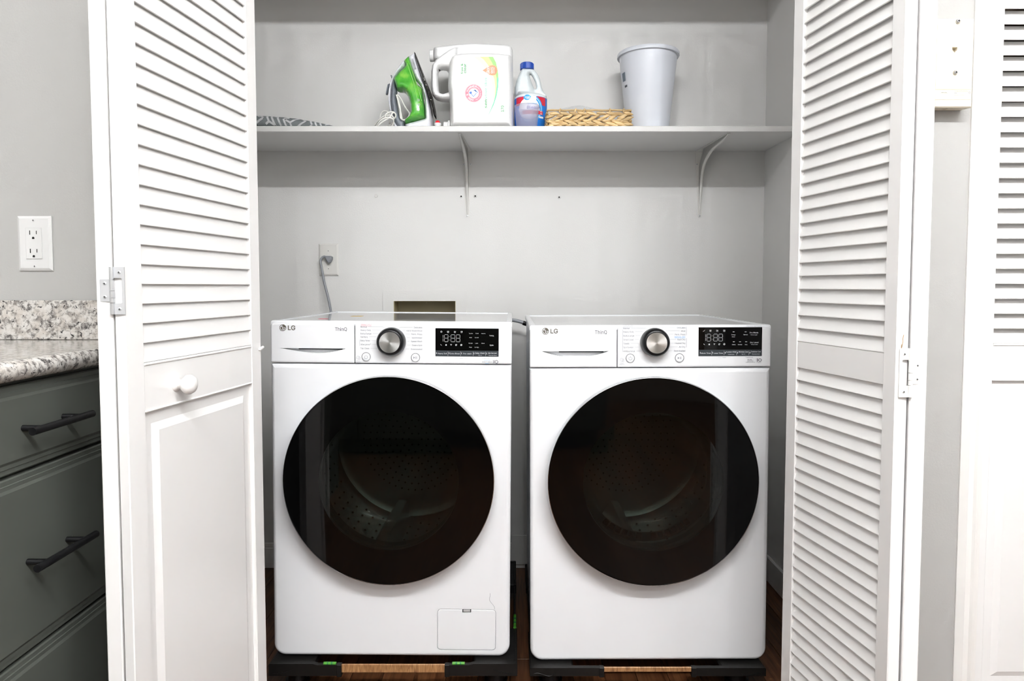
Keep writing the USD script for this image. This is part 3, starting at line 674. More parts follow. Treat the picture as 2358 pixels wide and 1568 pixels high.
    if kind == 'w':
        kx, kz = PX(899.5), PZ(787)
        left = [('Normal', 755.5, 15), ('Heavy Duty', 763, 24), ('Bulky/Large', 771, 25), ('Sanitary', 778.5, 17), ('Baby Wear', 787, 22), ('Allergiene\u2122', 796, 24), ('Tub Clean', 805, 20)]
        right = [('Delicates', 756, 19), ('Hand Wash/Wool', 763.5, 36.5), ('Perm. Press', 771.5, 25), ('Sportswear', 779.5, 24), ('Speed Wash', 788, 26), ('Drain+Spin', 797, 23.5), ('Downloaded', 806, 26)]
        x0, x1, R = 827.5, 970.0, 35.5
        kc_ = 899.5
        heads = [('STEAM CYCLE', 828.3, 750.5, 24.5, 'l', 'inkred')]
    else:
        kx, kz = PX(1508.5), PZ(790.5)
        left = [('Normal', 760.5, 15), ('Heavy Duty', 768.5, 24), ('Bulky/Large', 777.5, 25), ('Small Load', 786.5, 23), ('Towels', 795.5, 13.5), ('Sportswear', 804, 23), ('Antibacterial', 813, 27)]
        right = [('Delicates', 759, 19), ('Wool', 767, 10), ('Perm. Press', 775, 24), ('Rack Dry', 786.5, 18), ('Heated Dry', 795, 23.5), ('Air Dry', 803.5, 14.5), ('Downloaded', 812.5, 26)]
        x0, x1, R = 1437.0, 1579.5, 35.5
        kc_ = 1508.5
        heads = [('SENSOR DRY', 1436.3, 753.8, 23, 'l', 'inklight'), ('MANUAL DRY', 1579.5, 780.5, 24.5, 'r', 'inkblue')]
    lt, ln = [], []
    krow = 787 if kind == 'w' else 790.5
    for s, py, w in left:
        lt.append(txt(s, h, PX(x0), PZ(py) , w * G, 'l'))
        ym = py - 2.2; e = kc_ - math.sqrt(max(R ** 2 - (ym - krow) ** 2, 0)) - 1.0
        if py == left[0][1]:
            ln.append(polyline([(PX(x0 + w + 3), PZ(ym)), (PX(kc_ - 20), PZ(ym)), (PX(kc_ - 16.5), PZ(ym + 3))], 0.00045))
        else:
            ln.append(line(PX(x0 + w + 3), PZ(ym), PX(e), PZ(ym), 0.00045))
    for s, py, w in right:
        lt.append(txt(s, h, PX(x1), PZ(py), w * G, 'r'))
        ym = py - 2.2; e = kc_ + math.sqrt(max(R ** 2 - (ym - krow) ** 2, 0)) + 1.0
        if py == right[0][1]:
            ln.append(polyline([(PX(x1 - w - 3), PZ(ym)), (PX(kc_ + 20), PZ(ym)), (PX(kc_ + 16.5), PZ(ym + 3))], 0.00045))
        else:
            ln.append(line(PX(x1 - w - 3), PZ(ym), PX(e), PZ(ym), 0.00045))
    for s, px, py, w, al, mt in heads:
        sg = 1 if al == 'l' else -1
        obj('lettering', [txt(s, 0.0036, PX(px), PZ(py), w * G, al), line(PX(px), PZ(py + 1.2), PX(px + sg * w), PZ(py + 1.2), 0.0005)], mt, pn)
    if kind == 'w': ln.append(line(PX(825.3), PZ(783), PX(825.3), PZ(797), 0.0007))
    else:
        ln += [line(PX(1434.7), PZ(756), PX(1435.5), PZ(813), 0.0007), line(PX(1581.7), PZ(755), PX(1581.7), PZ(775), 0.0007), line(PX(1582.2), PZ(782), PX(1582.2), PZ(803), 0.0007)]
    for q_ in lt: obj('lettering', q_, 'inkmid', pn)
    obj('guide_line', ln, 'inklight', pn, kind='stuff')
    # small badge at the lower left and the marks under the display
    bx_, bz_ = (PX(821.5), PZ(824.5)) if kind == 'w' else (PX(1433.5), PZ(831))
    obj('badge', [ring(bx_, bz_, 0.0042, 0.0005), ring(bx_, bz_, 0.0020, 0.0004), ext(Polygon(rr(bx_ + 0.0015, bx_ + 0.0055, bz_ - 0.005, bz_ + 0.002, 0.0008)).difference(Polygon(rr(bx_ + 0.002, bx_ + 0.005, bz_ - 0.0045, bz_ + 0.0015, 0.0005))), -0.0004, 0),
        txt('Smart', 0.0022, bx_ + 0.0005, bz_ - 0.0092, None, 'c'), txt('Diagnosis\u2122', 0.0022, bx_ + 0.001, bz_ - 0.0124, 0.0140, 'c')], 'inklight', pn)
    if kind == 'w':
        dx0, dx1, dz1, dz0 = PX(1000.5), PX(1146.5), PZ(755.5), PZ(820.2)
        ox, oy, sc = 980, 740, 11.79
    else:
        dx0, dx1, dz1, dz0 = PX(1610), PX(1755.8), PZ(757), PZ(823.2)
        ox, oy, sc = 1590, 740, 11.79
    gx = lambda a: PX(ox + a / sc)
    gz = lambda b: PZ(oy + b / sc)
    sm = [txt('*Hold 3 seconds' if kind == 'w' else '*Turbo Steam / Hold 3 seconds', 0.0019, dx1 - 0.001, dz1 + 0.0016, 0.021 if kind == 'w' else 0.039, 'r'),
          txt('*Signal', 0.0022, gx(935), gz(1002 if kind == 'w' else 1030), None, 'c'), txt('*Control Lock', 0.0022, gx(1615), gz(1002 if kind == 'w' else 1026), 0.0190, 'c')]
    for a in (-1, 1):
        sm.append(line(gx(935 + a * 80), gz(990 if kind == 'w' else 1018), gx(935 + a * 175), gz(990 if kind == 'w' else 1018), 0.0003))
    for q_ in sm: obj('lettering', q_, 'inklight', pn)
    b0 = 1090 if kind == 'w' else 1098
    if kind == 'w':
        for q_ in (txt('INVERTER', 0.0016, gx(1650), gz(1056), 0.0150, 'c'), txt('MOTOR', 0.0017, gx(1648), gz(1142), 0.0085, 'c', True)): obj('lettering', q_, 'inkblue', pn)
        obj('lettering', [txt('DIRECT DRIVE', 0.0028, gx(1645), gz(1108), 0.0240, 'c')], 'inkmid', pn)
    else:
        for q_ in (txt('DUAL', 0.0027, gx(1635), gz(1096), 0.0115, 'c', True), txt('INVERTER', 0.0017, gx(1645), gz(1128), 0.0150, 'c'), txt('COMPRESSOR MOTOR', 0.0016, gx(1645), gz(1158), 0.0230, 'c')): obj('lettering', q_, 'inkmid', pn)
    obj('lettering', [line(gx(1838), gz(b0 - 50), gx(1838), gz(b0 + 38), 0.0017), ring(gx(1907), gz(b0 - 5), 0.0036, 0.0012), txt('YEAR', 0.0011, gx(1907), gz(b0 + 1), 0.0034, 'c'), txt('WARRANTY', 0.0012, gx(1890), gz(b0 + 70), 0.0096, 'c'),
        line(gx(1805), gz(b0 - 55), gx(1805), gz(b0 + 72), 0.0003)], 'inkdark', pn)
    # display
    ds = obj('display', slab(dx0, dx1, dz0, dz1, -0.0006, 0.002, 0.0008, 0.0004, 3), 'blackglass', t)
    zs = gz(785) if kind == 'w' else gz(808)
    obj('key_strip', bx(dx0 + 0.0004, dx1 - 0.0004, -0.0009, -0.0004, dz0 + 0.0006, zs), 'strip', ds)
    yd = -0.0007; ys = -0.0009
    D = []
    def seg8(xc, y0, y1, w, only1=False):
        zt_, zb_ = gz(y0), gz(y1); xl, xr = gx(xc - w / 2), gx(xc + w / 2); zm = (zt_ + zb_) / 2; g = 0.0008; th = 0.0007
        S = [(xr, zt_ - g, xr, zm + g), (xr, zm - g, xr, zb_ + g)]
        if not only1: S += [(xl, zt_ - g, xl, zm + g), (xl, zm - g, xl, zb_ + g), (xl + g, zt_, xr - g, zt_), (xl + g, zm, xr - g, zm), (xl + g, zb_, xr - g, zb_)]
        for s in S: D.append(line(*s, th, yd, 0.0002))
    dy0, dy1 = (357, 548) if kind == 'w' else (383, 572)
    off = 0 if kind == 'w' else -27
    seg8(400 + off, dy0, dy1, 100, True); seg8(536 + off, dy0, dy1, 100); seg8(719 + off, dy0, dy1, 103); seg8(858 + off, dy0, dy1, 103)
    for q in ((dy0 * 3 + dy1) / 4, (dy0 + dy1 * 3) / 4): D.append(disc(gx(627 + off), gz(q), 0.0006, yd, 0.0002))
    obj('digits', D, 'inkwhite', ds, label='18:88 clock digits')
    I = []
    r1y, r2y = (278, 632) if kind == 'w' else (295, 658)
    X1 = (402, 585, 770, 952) if kind == 'w' else (377, 553, 738, 925)
    X2 = (397, 533, 670, 808, 945) if kind == 'w' else (388, 525, 662, 796, 932)
    q = 0.0021
    for k, a in enumerate(X1):
        xx, zz = gx(a), gz(r1y)
        if k == 0 and kind == 'w': I += [ring(xx, zz, q, 0.0006, yd, 0.0002), polyline([(xx - q * .5, zz - q * .3), (xx, zz + q * .5), (xx + q * .5, zz - q * .3)], 0.0005, yd, 0.0002)]
        elif k == 0: I += [polyline([(xx - q, zz - q), (xx - q * .2, zz + q * .1), (xx + q * .2, zz - q * .3), (xx + q, zz + q)], 0.0006, yd, 0.0002)]
        else: I += [polyline([(xx - q, zz + q * .9), (xx - q * .75, zz - q), (xx + q * .75, zz - q), (xx + q, zz + q * .9)], 0.0006, yd, 0.0002), polyline([(xx - q, zz + q * .9), (xx + q * (.2 if k == 2 else 1), zz + q * .9)], 0.0006, yd, 0.0002), disc(xx + q * .2 * (k - 1), zz + q * .1, 0.0007, yd, 0.0002)]
    for k, a in enumerate(X2):
        xx, zz = gx(a), gz(r2y)
        if k == 0: I += [polyline([(xx - q * .7, zz + q * .7), (xx + q * .7, zz - q * .8)], 0.0006, yd, 0.0002), disc(xx - q * .3, zz + q * .1, 0.0009, yd, 0.0002), disc(xx + q * .6, zz - q * .7, 0.0006, yd, 0.0002)]
        if k == 1: I += [ext(Polygon(rr(xx - q * .8, xx + q * .8, zz - q, zz + q * .2, 0.0003)), yd - 0.0002, yd), ring(xx, zz + q * .2, q * .55, 0.0005, yd, 0.0002, 0, 180)]
        if k == 2: I += [ring(xx, zz - q * .8, q * 1.5, 0.0006, yd, 0.0002, 45, 135), ring(xx, zz - q * .8, q * .8, 0.0006, yd, 0.0002, 45, 135), disc(xx, zz - q * .7, 0.0005, yd, 0.0002)]
        if k == 3: I += [ring(xx - q * .1, zz - q * .1, q * .8, 0.0008, yd, 0.0002), polyline([(xx, zz), (xx + q, zz + q)], 0.0006, yd, 0.0002)]
        if k == 4: I += [ring(xx, zz, q * .95, 0.0007, yd, 0.0002), polyline([(xx - q * .5, zz - q * .1), (xx, zz + q * .3), (xx + q * .5, zz - q * .4)], 0.0007, yd, 0.0002)]
    obj('icon', I, 'inkwhite', ds, kind='stuff')
    Tt = []
    tx_ = lambda s, a, b, w, hgt=0.0021, bold=False, y=yd: Tt.append(txt(s, hgt, gx(a), gz(b), w / sc * G, 'c', bold, y, 0.0002))
    if kind == 'w':
        for s, a, b, w in (('Tap Cold', 1205, 330, 110), ('Cold', 1375, 328, 80), ('Warm', 1543, 330, 108), ('Hot', 1200, 440, 66), ('Ex.Hot', 1368, 440, 100), ('No Spin', 1200, 594, 110), ('Low', 1366, 594, 76), ('Med', 1537, 594, 80), ('High', 1198, 703, 80), ('Ex.High', 1367, 703, 112)):
            tx_(s, a, b, w)
        tx_('Temp.', 1772, 390, 130, 0.0034); tx_('Spin', 1772, 650, 105, 0.0034)
        for s, a, b, w in (('Heavy Soil', 430, 884, 255), ('Extra Rinse', 772, 884, 262), ('Pre-wash', 1113, 884, 220), ('Delay Wash', 1455, 868, 262), ('Add Garment', 1797, 866, 242)): tx_(s, a, b, w, 0.0032, False, ys)
        tx_('*Wi-Fi', 1455, 922, 100, 0.0019, False, ys); tx_('*Remote Start', 1797, 922, 225, 0.0019, False, ys)
        b0, b1, bb = 838, 880, (272, 612, 953, 1293, 1635); sp = (586, 926, 1268, 1610); s0, s1 = 812, 928
    else:
        for s, a, b, w in (('Energy', 1178, 414, 112), ('Saver', 1178, 470, 88), ('Normal', 1505, 414, 115), ('Damp', 1190, 682, 92), ('Normal', 1357, 682, 115), ('Very', 1523, 682, 72)): tx_(s, a, b, w, 0.0024)
        tx_('Dry Mode', 1732, 365, 235, 0.0034); tx_('*Drum Light', 1730, 418, 190, 0.0020); tx_('Dry Level', 1745, 632, 232, 0.0034); tx_('*Drum Care', 1745, 680, 185, 0.0020)
        for a, b in ((1180, 326), (1506, 326), (1190, 594), (1357, 594), (1523, 594)): Tt.append(line(gx(a - 26), gz(b), gx(a + 26), gz(b), 0.0011, yd, 0.0002))
        for s, a, b, w in (('More Time', 437, 918, 260), ('Less Time', 775, 918, 245), ('Custom PGM', 1117, 886, 272), ('Wrinkle Care', 1452, 884, 262), ('Condenser Care', 1787, 880, 270)): tx_(s, a, b, w, 0.0032, False, ys)
        tx_('*PGM Save', 1117, 944, 175, 0.0019, False, ys); tx_('*Wi-Fi', 1450, 942, 100, 0.0019, False, ys); tx_('*Remote Start', 1787, 938, 222, 0.0019, False, ys)
        b0, b1, bb = 868, 912, (282, 622, 958, 1295, 1632); sp = (594, 932, 1268, 1605); s0, s1 = 842, 958
    for a in bb: Tt.append(line(gx(a), gz(b0), gx(a), gz(b1), 0.0013, ys, 0.0002))
    for a in sp: Tt.append(line(gx(a), gz(s0), gx(a), gz(s1), 0.0005, ys, 0.0002))
    for q_ in Tt: obj('lettering', q_, 'inkwhite', ds)
    # dial
    dl = obj('dial', lathe([(0.0, -0.0001), (0.0352, -0.0001), (0.0358, -0.003), (0.0355, -0.012), (0.0340, -0.021), (0.0315, -0.0262), (0.0290, -0.0280), (0.0264, -0.0282), (0.0262, -0.0270), (0.0, -0.0270)], 64, 'y', (kx, 0, kz)), 'black', t, smooth=35)
    obj('dial_cap', lathe([(0.0255, -0.0268), (0.0257, -0.0295), (0.0250, -0.0302), (0.0, -0.0302)], 64, 'y', (kx, 0, kz)), dialmat('brushed_dial_' + kind, kx, kz), dl, smooth=25)
    # buttons
    for nm, (px, py) in (('power_button', (840.5, 822.5) if kind == 'w' else (1453, 827.3)), ('start_button', (954.5, 823.5) if kind == 'w' else (1566.3, 827))):
        X, Z = PX(px), PZ(py)
        bt = obj(nm, lathe([(0.0, -0.0026), (0.0080, -0.0025), (0.0096, -0.0016), (0.0098, 0.0005)], 40, 'y', (X, 0, Z)), 'app', t, smooth=40)
        obj('bezel', lathe([(0.0097, 0.0003), (0.0099, -0.0018), (0.0107, -0.0024), (0.0114, -0.0014), (0.0116, 0.0003)], 40, 'y', (X, 0, Z)), 'chrome', bt, smooth=50)
        yq = -0.0025
        if nm == 'power_button': obj('icon', [ring(X, Z - 0.0004, 0.0040, 0.0008, yq, 0.0003, 125, 415), line(X, Z + 0.0008, X, Z + 0.0052, 0.0008, yq, 0.0003)], 'inkmid', bt)
        else: obj('icon', [ext(Polygon([(X - 0.0048, Z + 0.0032), (X - 0.0048, Z - 0.0032), (X - 0.0008, Z)]), yq - 0.0003, yq), line(X + 0.0012, Z + 0.0031, X + 0.0012, Z - 0.0031, 0.0011, yq, 0.0003), line(X + 0.0034, Z + 0.0031, X + 0.0034, Z - 0.0031, 0.0011, yq, 0.0003)], 'inkmid', bt)
    # round door
    Rg, pr = 0.2560, 0.045
    at = (cx, 0, cz)
    rim = lathe([(0.212, -0.0015), (0.246, -0.0015), (0.2555, -0.010), (0.2588, -0.026), (0.2590, -0.040), (0.2580, -0.0452), (0.2566, -0.0455), (0.2558, -0.0440), (0.2540, -0.020), (0.215, -0.008)], 128, 'y', at)
    dr = obj('door', rim, 'chrome', t, smooth=40, label='chrome rim of the round door')
    band = lathe([(0.172, -0.0420), (0.172, -0.0432), (0.2552, -0.0446), (0.2556, -0.0440), (0.2550, -0.030)], 128, 'y', at)
    obj('glass_band', band, 'blackglass', dr, smooth=30, label='opaque black outer glass')
    obj('window', lathe([(0.0, -0.0430), (0.1722, -0.0430)], 96, 'y', at), 'window', dr, smooth=True, label='tinted glass window')
    bow = [(0.172, -0.030), (0.168, -0.002), (0.163, 0.030), (0.150, 0.055), (0.125, 0.072), (0.08, 0.081), (0.0, 0.083)]
    obj('bowl', lathe(bow, 96, 'y', at), 'bowl', dr, smooth=True, label='clear glass bowl')
    obj('inner_ring', lathe([(0.205, 0.010), (0.205, -0.006), (0.185, -0.012), (0.173, -0.010), (0.172, 0.012)], 96, 'y', at), 'gasket', dr, smooth=40)
    # drum
    dep = 0.40
    drm = obj('drum', lathe([(0.200, 0.050), (0.222, 0.056), (0.238, 0.075), (0.238, dep), (0.215, dep + 0.012), (0.10, dep + 0.018), (0.0, dep + 0.018)], 96, 'y', at), 'drum', t, smooth=35)
    obj('gasket', lathe([(0.2045, 0.034), (0.204, 0.012), (0.196, 0.012), (0.190, 0.030), (0.197, 0.052), (0.203, 0.052)], 96, 'y', at), 'gasket', t, smooth=40)
    for k in range(3):
        a = math.radians(20 + 120 * k); 
        m = hull([(u, y, v) for y in (0.10, dep - 0.03) for u, v in ((-0.035, 0), (0.035, 0), (0.012, 0.055), (-0.012, 0.055))])
        R = np.eye(4); ca, sa = math.cos(a), math.sin(a)
        R[:3, :3] = [[-sa, 0, -ca], [0, 1, 0], [ca, 0, -sa]]; R[:3, 3] = [cx + 0.236 * ca, 0, cz + 0.236 * sa]
        obj('paddle', xf(m, R), 'drum', t, smooth=20)
    hs = []
    for k in range(9):
        for j in range(26):
            a = 2 * math.pi * (j + 0.5 * (k % 2)) / 26
            rr_ = 0.2372; p = np.array([cx + rr_ * math.cos(a), 0.12 + 0.026 * k, cz + rr_ * math.sin(a)])
            hs.append(moved(trimesh.creation.icosphere(0, 0.0036), *p))
    for q in range(1, 9):
        for j in range(q * 6):
            a = 2 * math.pi * j / (q * 6); hs.append(moved(trimesh.creation.icosphere(0, 0.0030), cx + q * 0.02 * math.cos(a), dep + 0.0135 if q > 5 else dep + 0.0155, cz + q * 0.02 * math.sin(a)))
    obj('perforations', hs, 'hole', drm, kind='stuff')
    if kind == 'd':
        gr = []
        for k in range(-6, 7):
            if k == 0: continue
            a0, a1 = math.radians(270 + k * 6.5 - 2.3), math.radians(270 + k * 6.5 + 2.3)
            gr.append(hull([(cx + rr2 * math.cos(a), y, cz + rr2 * math.sin(a)) for a in (a0, a1) for rr2 in (0.158, 0.172) for y in (0.040, 0.044)]))
        obj('lint_grille', lathe([(0.156, 0.046), (0.156, 0.044), (0.180, 0.044), (0.180, 0.046)], 96, 'y', at), 'drum', t, smooth=30)
        obj('grille_slot', gr, 'hole', t, kind='stuff')
    if kind == 'w':
        fl = slab(fx0 + 0.0013, fx1 - 0.0013, fz0 + 0.0013, fz1 - 0.0013, 0.0, 0.0038, 0.0088, 0.0016, 6)
        nx = (fx0 + fx1) / 2 + 0.0002
        fl = diff(fl, bx(nx - 0.0112, nx + 0.0112, -0.01, 0.0032, fz1 - 0.0095, fz1 + 0.01))
        f = obj('drain_flap', fl, 'app', t, smooth=30)
        obj('latch', [slab(nx - 0.0088, nx + 0.0088, fz1 - 0.0080, fz1 - 0.0020, 0.0002, 0.0036, 0.001, 0.0008, 3)], 'zincplate', f)
        obj('latch_slot', bx(nx - 0.011, nx + 0.011, 0.0028, 0.0034, fz1 - 0.0093, fz1 - 0.0016), 'slot', f)
        sc_ = spline([(0.5490, -0.0002, 0.1600), (0.5492, -0.0002, 0.1520), (0.5486, -0.0002, 0.1420), (0.5530, -0.0002, 0.1350), (0.5580, -0.0002, 0.1290), (0.5612, -0.0002, 0.1200)], 24)
        obj('scratch', tube(sc_, 0.00035, 5), 'inkmid', fp, label='thin dark scratch')
        for (a, b, c_, d_) in ((0.523, 0.0075, 0.531, 0.0085), (0.5495, 0.0095, 0.5535, 0.0045), (0.554, 0.0045, 0.5605, 0.0055)):
            obj('scuff', polyline([(a, b), ((a + c_) / 2, (b + d_) / 2 + 0.0006), (c_, d_)], 0.0005, 0.0115 - 0.0108, 0.0006), 'inkmid', fp)

wa = thing('washer', 'white front-load washer with silver dial and a small flap at lower right', 'washer', (-0.606, 1.677, 0.0893), roty=0.42)
machine(wa, 'w')
dy = thing('dryer', 'white front-load dryer to the right of the washer, no lower flap', 'dryer', (0.0470, 1.677, 0.0765), roty=-0.2)
machine(dy, 'd')

# ------------------------------------------------------------------ stands under the machines
def stand(name_label, x0, x1, y0, y1, zt, zb, inner, bar, levels, tray, side_lip, notch=0.008):
    t = thing('appliance_stand', name_label, 'appliance stand', ((x0 + x1) / 2, (y0 + y1) / 2, 0), group='appliance stands')
    ox, oy = (x0 + x1) / 2, (y0 + y1) / 2
    w, d = (x1 - x0) / 2, (y1 - y0) / 2
    lw = inner
    for sx in (-1, 1):
        for sy in (-1, 1):
            # corner unit: a front lip with a notch for the level, a side arm and the tray in the corner
            prof = Polygon([(sx * w, zb), (sx * w, zt - 0.002), (sx * (w - 0.002), zt), (sx * (w - lw + 0.072), zt), (sx * (w - lw + 0.060), zt - notch), (sx * (w - lw), zt - notch), (sx * (w - lw), zb)])
            Y0, Y1 = sorted((sy * d, sy * (d - 0.012)))
            a = ext(prof, Y0, Y1)
            low = tray - 0.0005
            Y2, Y3 = sorted((sy * d, sy * (d - 0.036)))
            X0, X1 = sorted((sx * w, sx * (w - lw)))
            fl = bx(X0, X1, Y2, Y3, zb, zb + 0.006)
            X2, X3 = sorted((sx * w, sx * (w - 0.035))); Y4, Y5 = sorted((sy * d, sy * (d - lw)))
            b = bx(X2, X3, Y4, Y5, zb, low, 0.003)
            X4, X5 = sorted((sx * (w - 0.002), sx * (w - 0.11))); Y6, Y7 = sorted((sy * (d - 0.002), sy * (d - 0.11)))
            c = bx(X4, X5, Y6, Y7, zb + 0.006, low, 0.004)
            sl = sorted((sx * (w - lw), sx * (w - lw + 0.012)))
            e = bx(sl[0], sl[1], Y0 - 0.001, Y1 + 0.001, zb - 0.003, zt - notch + 0.0005, 0.001)
            u = man(a) + man(b) + man(c) + man(e) + man(fl)
            if sx > 0 and side_lip:
                u = u + man(bx(w - 0.0085, w, Y4, Y5, zb, zt - 0.0005, 0.002))
            cu = obj('corner_unit', tri(u), 'blackrub', t)
            obj('wave_line', tube(spline([(sx * (w - 0.01), sy * (d + 0.0003), zb + 0.006), (sx * (w - 0.025), sy * (d + 0.0003), zb + 0.007), (sx * (w - 0.045), sy * (d + 0.0003), zt - 0.02), (sx * (w - 0.062), sy * (d + 0.0003), zt - 0.013)], 20), 0.0006, 5), 'black', cu)
            obj('foot', lathe([(0, 0), (0.030, 0.0), (0.030, 0.010), (0.024, 0.012), (0.022, zb + 0.004), (0, zb + 0.004)], 24, 'z', (sx * (w - 0.055), sy * (d - 0.055), 0.0005)), 'black', t, smooth=30)
    for sy in (-1, 1):
        Y0, Y1 = sorted((sy * (d - 0.003), sy * (d - 0.008)))
        obj('bar', bx(-w + lw - 0.02, w - lw + 0.02, Y0, Y1, bar[0], bar[1], 0.001), 'barwood', t, label='wood-print metal bar')
    for sx in (-1, 1):
        X0, X1 = sorted((sx * (w - 0.003), sx * (w - 0.008)))
        obj('bar', bx(X0, X1, -d + lw - 0.02, d - lw + 0.02, bar[0], bar[1], 0.001), 'blackrub', t, label='black side bar')
    for lx, ly, lz, ax in levels:
        e = np.array([0.0155, 0, 0]) if ax == 'x' else np.array([0, 0.034, 0])
        p = np.array([lx - ox, ly - oy, lz])
        v = obj('spirit_level', cyl(0.0042, p - e, p + e, 14), 'vial', t, smooth=40, label='green spirit level vial')
        obj('bubble', cat([cyl(0.00445, p - e * 0.45, p - e * 0.25, 12), cyl(0.00445, p + e * 0.2, p + e * 0.45, 12)]), 'vialdark', v)
stand('black adjustable stand with wood-print bar and green levels under the washer', -0.6085, 0.0135, 1.648, 2.285, 0.0782, 0.0475, 0.182, (0.0540, 0.0750),
      [(-0.4565, 1.6545, 0.0760, 'x'), (-0.1340, 1.6545, 0.0760, 'x'), (0.0080, 1.86, 0.0800, 'y')], 0.0775, True, 0.0030)
stand('black adjustable stand with wood-print bar under the dryer', 0.0445, 0.635, 1.648, 2.285, 0.0678, 0.0470, 0.186, (0.0560, 0.0676), [], 0.0674, False, 0.0)

# drain hose / cable bridging the gap between the machines
hz = thing('drain_hose', 'grey hose bridging the gap behind the washer and the dryer', 'hose', (0.02, 2.345, 0.89))
obj('hose', tube(spline([(-0.16, 0.02, 0.016), (-0.06, 0.005, 0.016), (-0.015, 0.0, 0.0135), (0.025, 0.0, 0.002), (0.06, 0.01, -0.03), (0.08, 0.02, -0.10)], 30), 0.0062, 12), 'greyplastic', hz, smooth=60)
obj('hose_clamp', tube([(0.018, 0.0, 0.0046), (0.030, 0.0, 0.0005)], 0.0078, 14), 'black', hz, smooth=40)
# white cover strip and pipe at the foot of the back wall between the machines
wp = thing('wall_patch_panel', 'off-white access board leaning at the foot of the back wall between the machines', 'board', (0.028, YB - 0.016, 0))
obj('board', bx(-0.030, 0.060, -0.006, 0.002, 0.018, 0.125, 0.001), 'closet', wp)

# ------------------------------------------------------------------ things on the shelf
# ironing mat
mt = thing('ironing_mat', 'grey ironing mat with white geometric print folded flat at the left end of the shelf', 'ironing mat', (0, 0, SZ))
def mat_top(x):            # upper surface height along x
    return float(np.interp(x, [-0.90, -0.80, -0.74, -0.68, -0.62, -0.575, -0.548], [0.047, 0.0435, 0.040, 0.034, 0.0235, 0.0135, 0.0045]))
xs = np.linspace(-0.90, -0.548, 40)
V, F = [], []
yf0, yf1 = 2.140, 2.33
for x in xs:
    h = mat_top(x); b = 0.0008 + max(0, (-0.72 - x)) * 0.06
    sec = [(yf0 + 0.010, b), (yf0 + 0.002, b + h * 0.12), (yf0, b + h * 0.35), (yf0 + 0.004, b + h * 0.7), (yf0 + 0.02, h * 0.97), (yf0 + 0.05, h), (yf1 - 0.03, h), (yf1, h * 0.6), (yf1, b + h * 0.1), (yf1 - 0.02, b)]
    V += [(x, y, z) for y, z in sec]
ns = 10
for i in range(len(xs) - 1):
    for j in range(ns):
        k = (j + 1) % ns
        F += [(i * ns + j, (i + 1) * ns + j, (i + 1) * ns + k), (i * ns + j, (i + 1) * ns + k, i * ns + k)]
for j in range(1, ns - 1): F += [(0, j, j + 1), ((len(xs) - 1) * ns, (len(xs) - 1) * ns + j + 1, (len(xs) - 1) * ns + j)]
mtm = trimesh.Trimesh(V, F, process=False)
if mtm.volume < 0: mtm.invert()
obj('mat', mtm, 'matgrey', mt, smooth=50)
def mat_pt(x, s, e=0.0012):
    """point on the front face of the mat; s runs 0 (bottom) to 1 (top of the roll)"""
    h = mat_top(x); b = 0.0008 + max(0, (-0.72 - x)) * 0.06
    yy = np.interp(s, [0, 0.12, 0.35, 0.7, 0.97, 1.3], [yf0 + 0.010, yf0 + 0.002, yf0, yf0 + 0.004, yf0 + 0.02, yf0 + 0.05]); zz = np.interp(s, [0, 0.12, 0.35, 0.7, 0.97, 1.3], [b, b + h * 0.12, b + h * 0.35, b + h * 0.7, h * 0.97, h])
    return np.array([x, yy - e, zz + e * 0.5])
def stripe(p, q, w=0.0050):
    n = 14; V, F = [], []
    for k in range(n + 1):
        u = k / n; x = p[0] + (q[0] - p[0]) * u; s = p[1] + (q[1] - p[1]) * u
        d = np.array([q[0] - p[0], (q[1] - p[1]) * 0.035]); d /= np.linalg.norm(d)
        V += [mat_pt(x - d[1] * w / 2, min(1.2, max(0.02, s + d[0] * w / 2 / 0.035))), mat_pt(x + d[1] * w / 2, min(1.2, max(0.02, s - d[0] * w / 2 / 0.035)))]
    for k in range(n): F += [(2 * k, 2 * k + 1, 2 * k + 3), (2 * k, 2 * k + 3, 2 * k + 2)]
    F = np.array(F); return trimesh.Trimesh(np.array(V), np.vstack([F, F[:, ::-1]]), process=False)
mx = lambda c: (590 + c / 11.23 - 1179) * 2.14 / 1560
def ms(c, r):       # row of the print seen on the roll's face, 245 = top ... 435 = bottom at the left end
    top = np.interp(c, [30, 500, 900, 1300, 1750, 2100], [245, 265, 290, 320, 370, 415]); return (435 - r) / (435 - top) * 1.0
S = [((20, 270), (200, 305)), ((250, 325), (90, 395)), ((165, 255), (260, 325)), ((320, 260), (410, 365)), ((410, 365), (330, 405)), ((410, 365), (540, 405)), ((430, 262), (590, 432)), ((600, 285), (735, 432)), ((480, 275), (620, 290)), ((770, 320), (860, 432)),
     ((770, 315), (900, 305)), ((830, 340), (950, 375)), ((950, 375), (1180, 310)), ((950, 375), (985, 432)), ((1180, 312), (1345, 350)), ((1345, 355), (1130, 432)), ((1440, 335), (1510, 405)), ((1510, 410), (1440, 430)), ((1560, 350), (1640, 432)), ((1690, 365), (1760, 432)), ((1840, 410), (2060, 410))]
obj('print', [stripe((mx(a[0]), ms(*a)), (mx(b[0]), ms(*b)), 0.0060) for a, b in S], 'matwhite', mt, label='white geometric print')

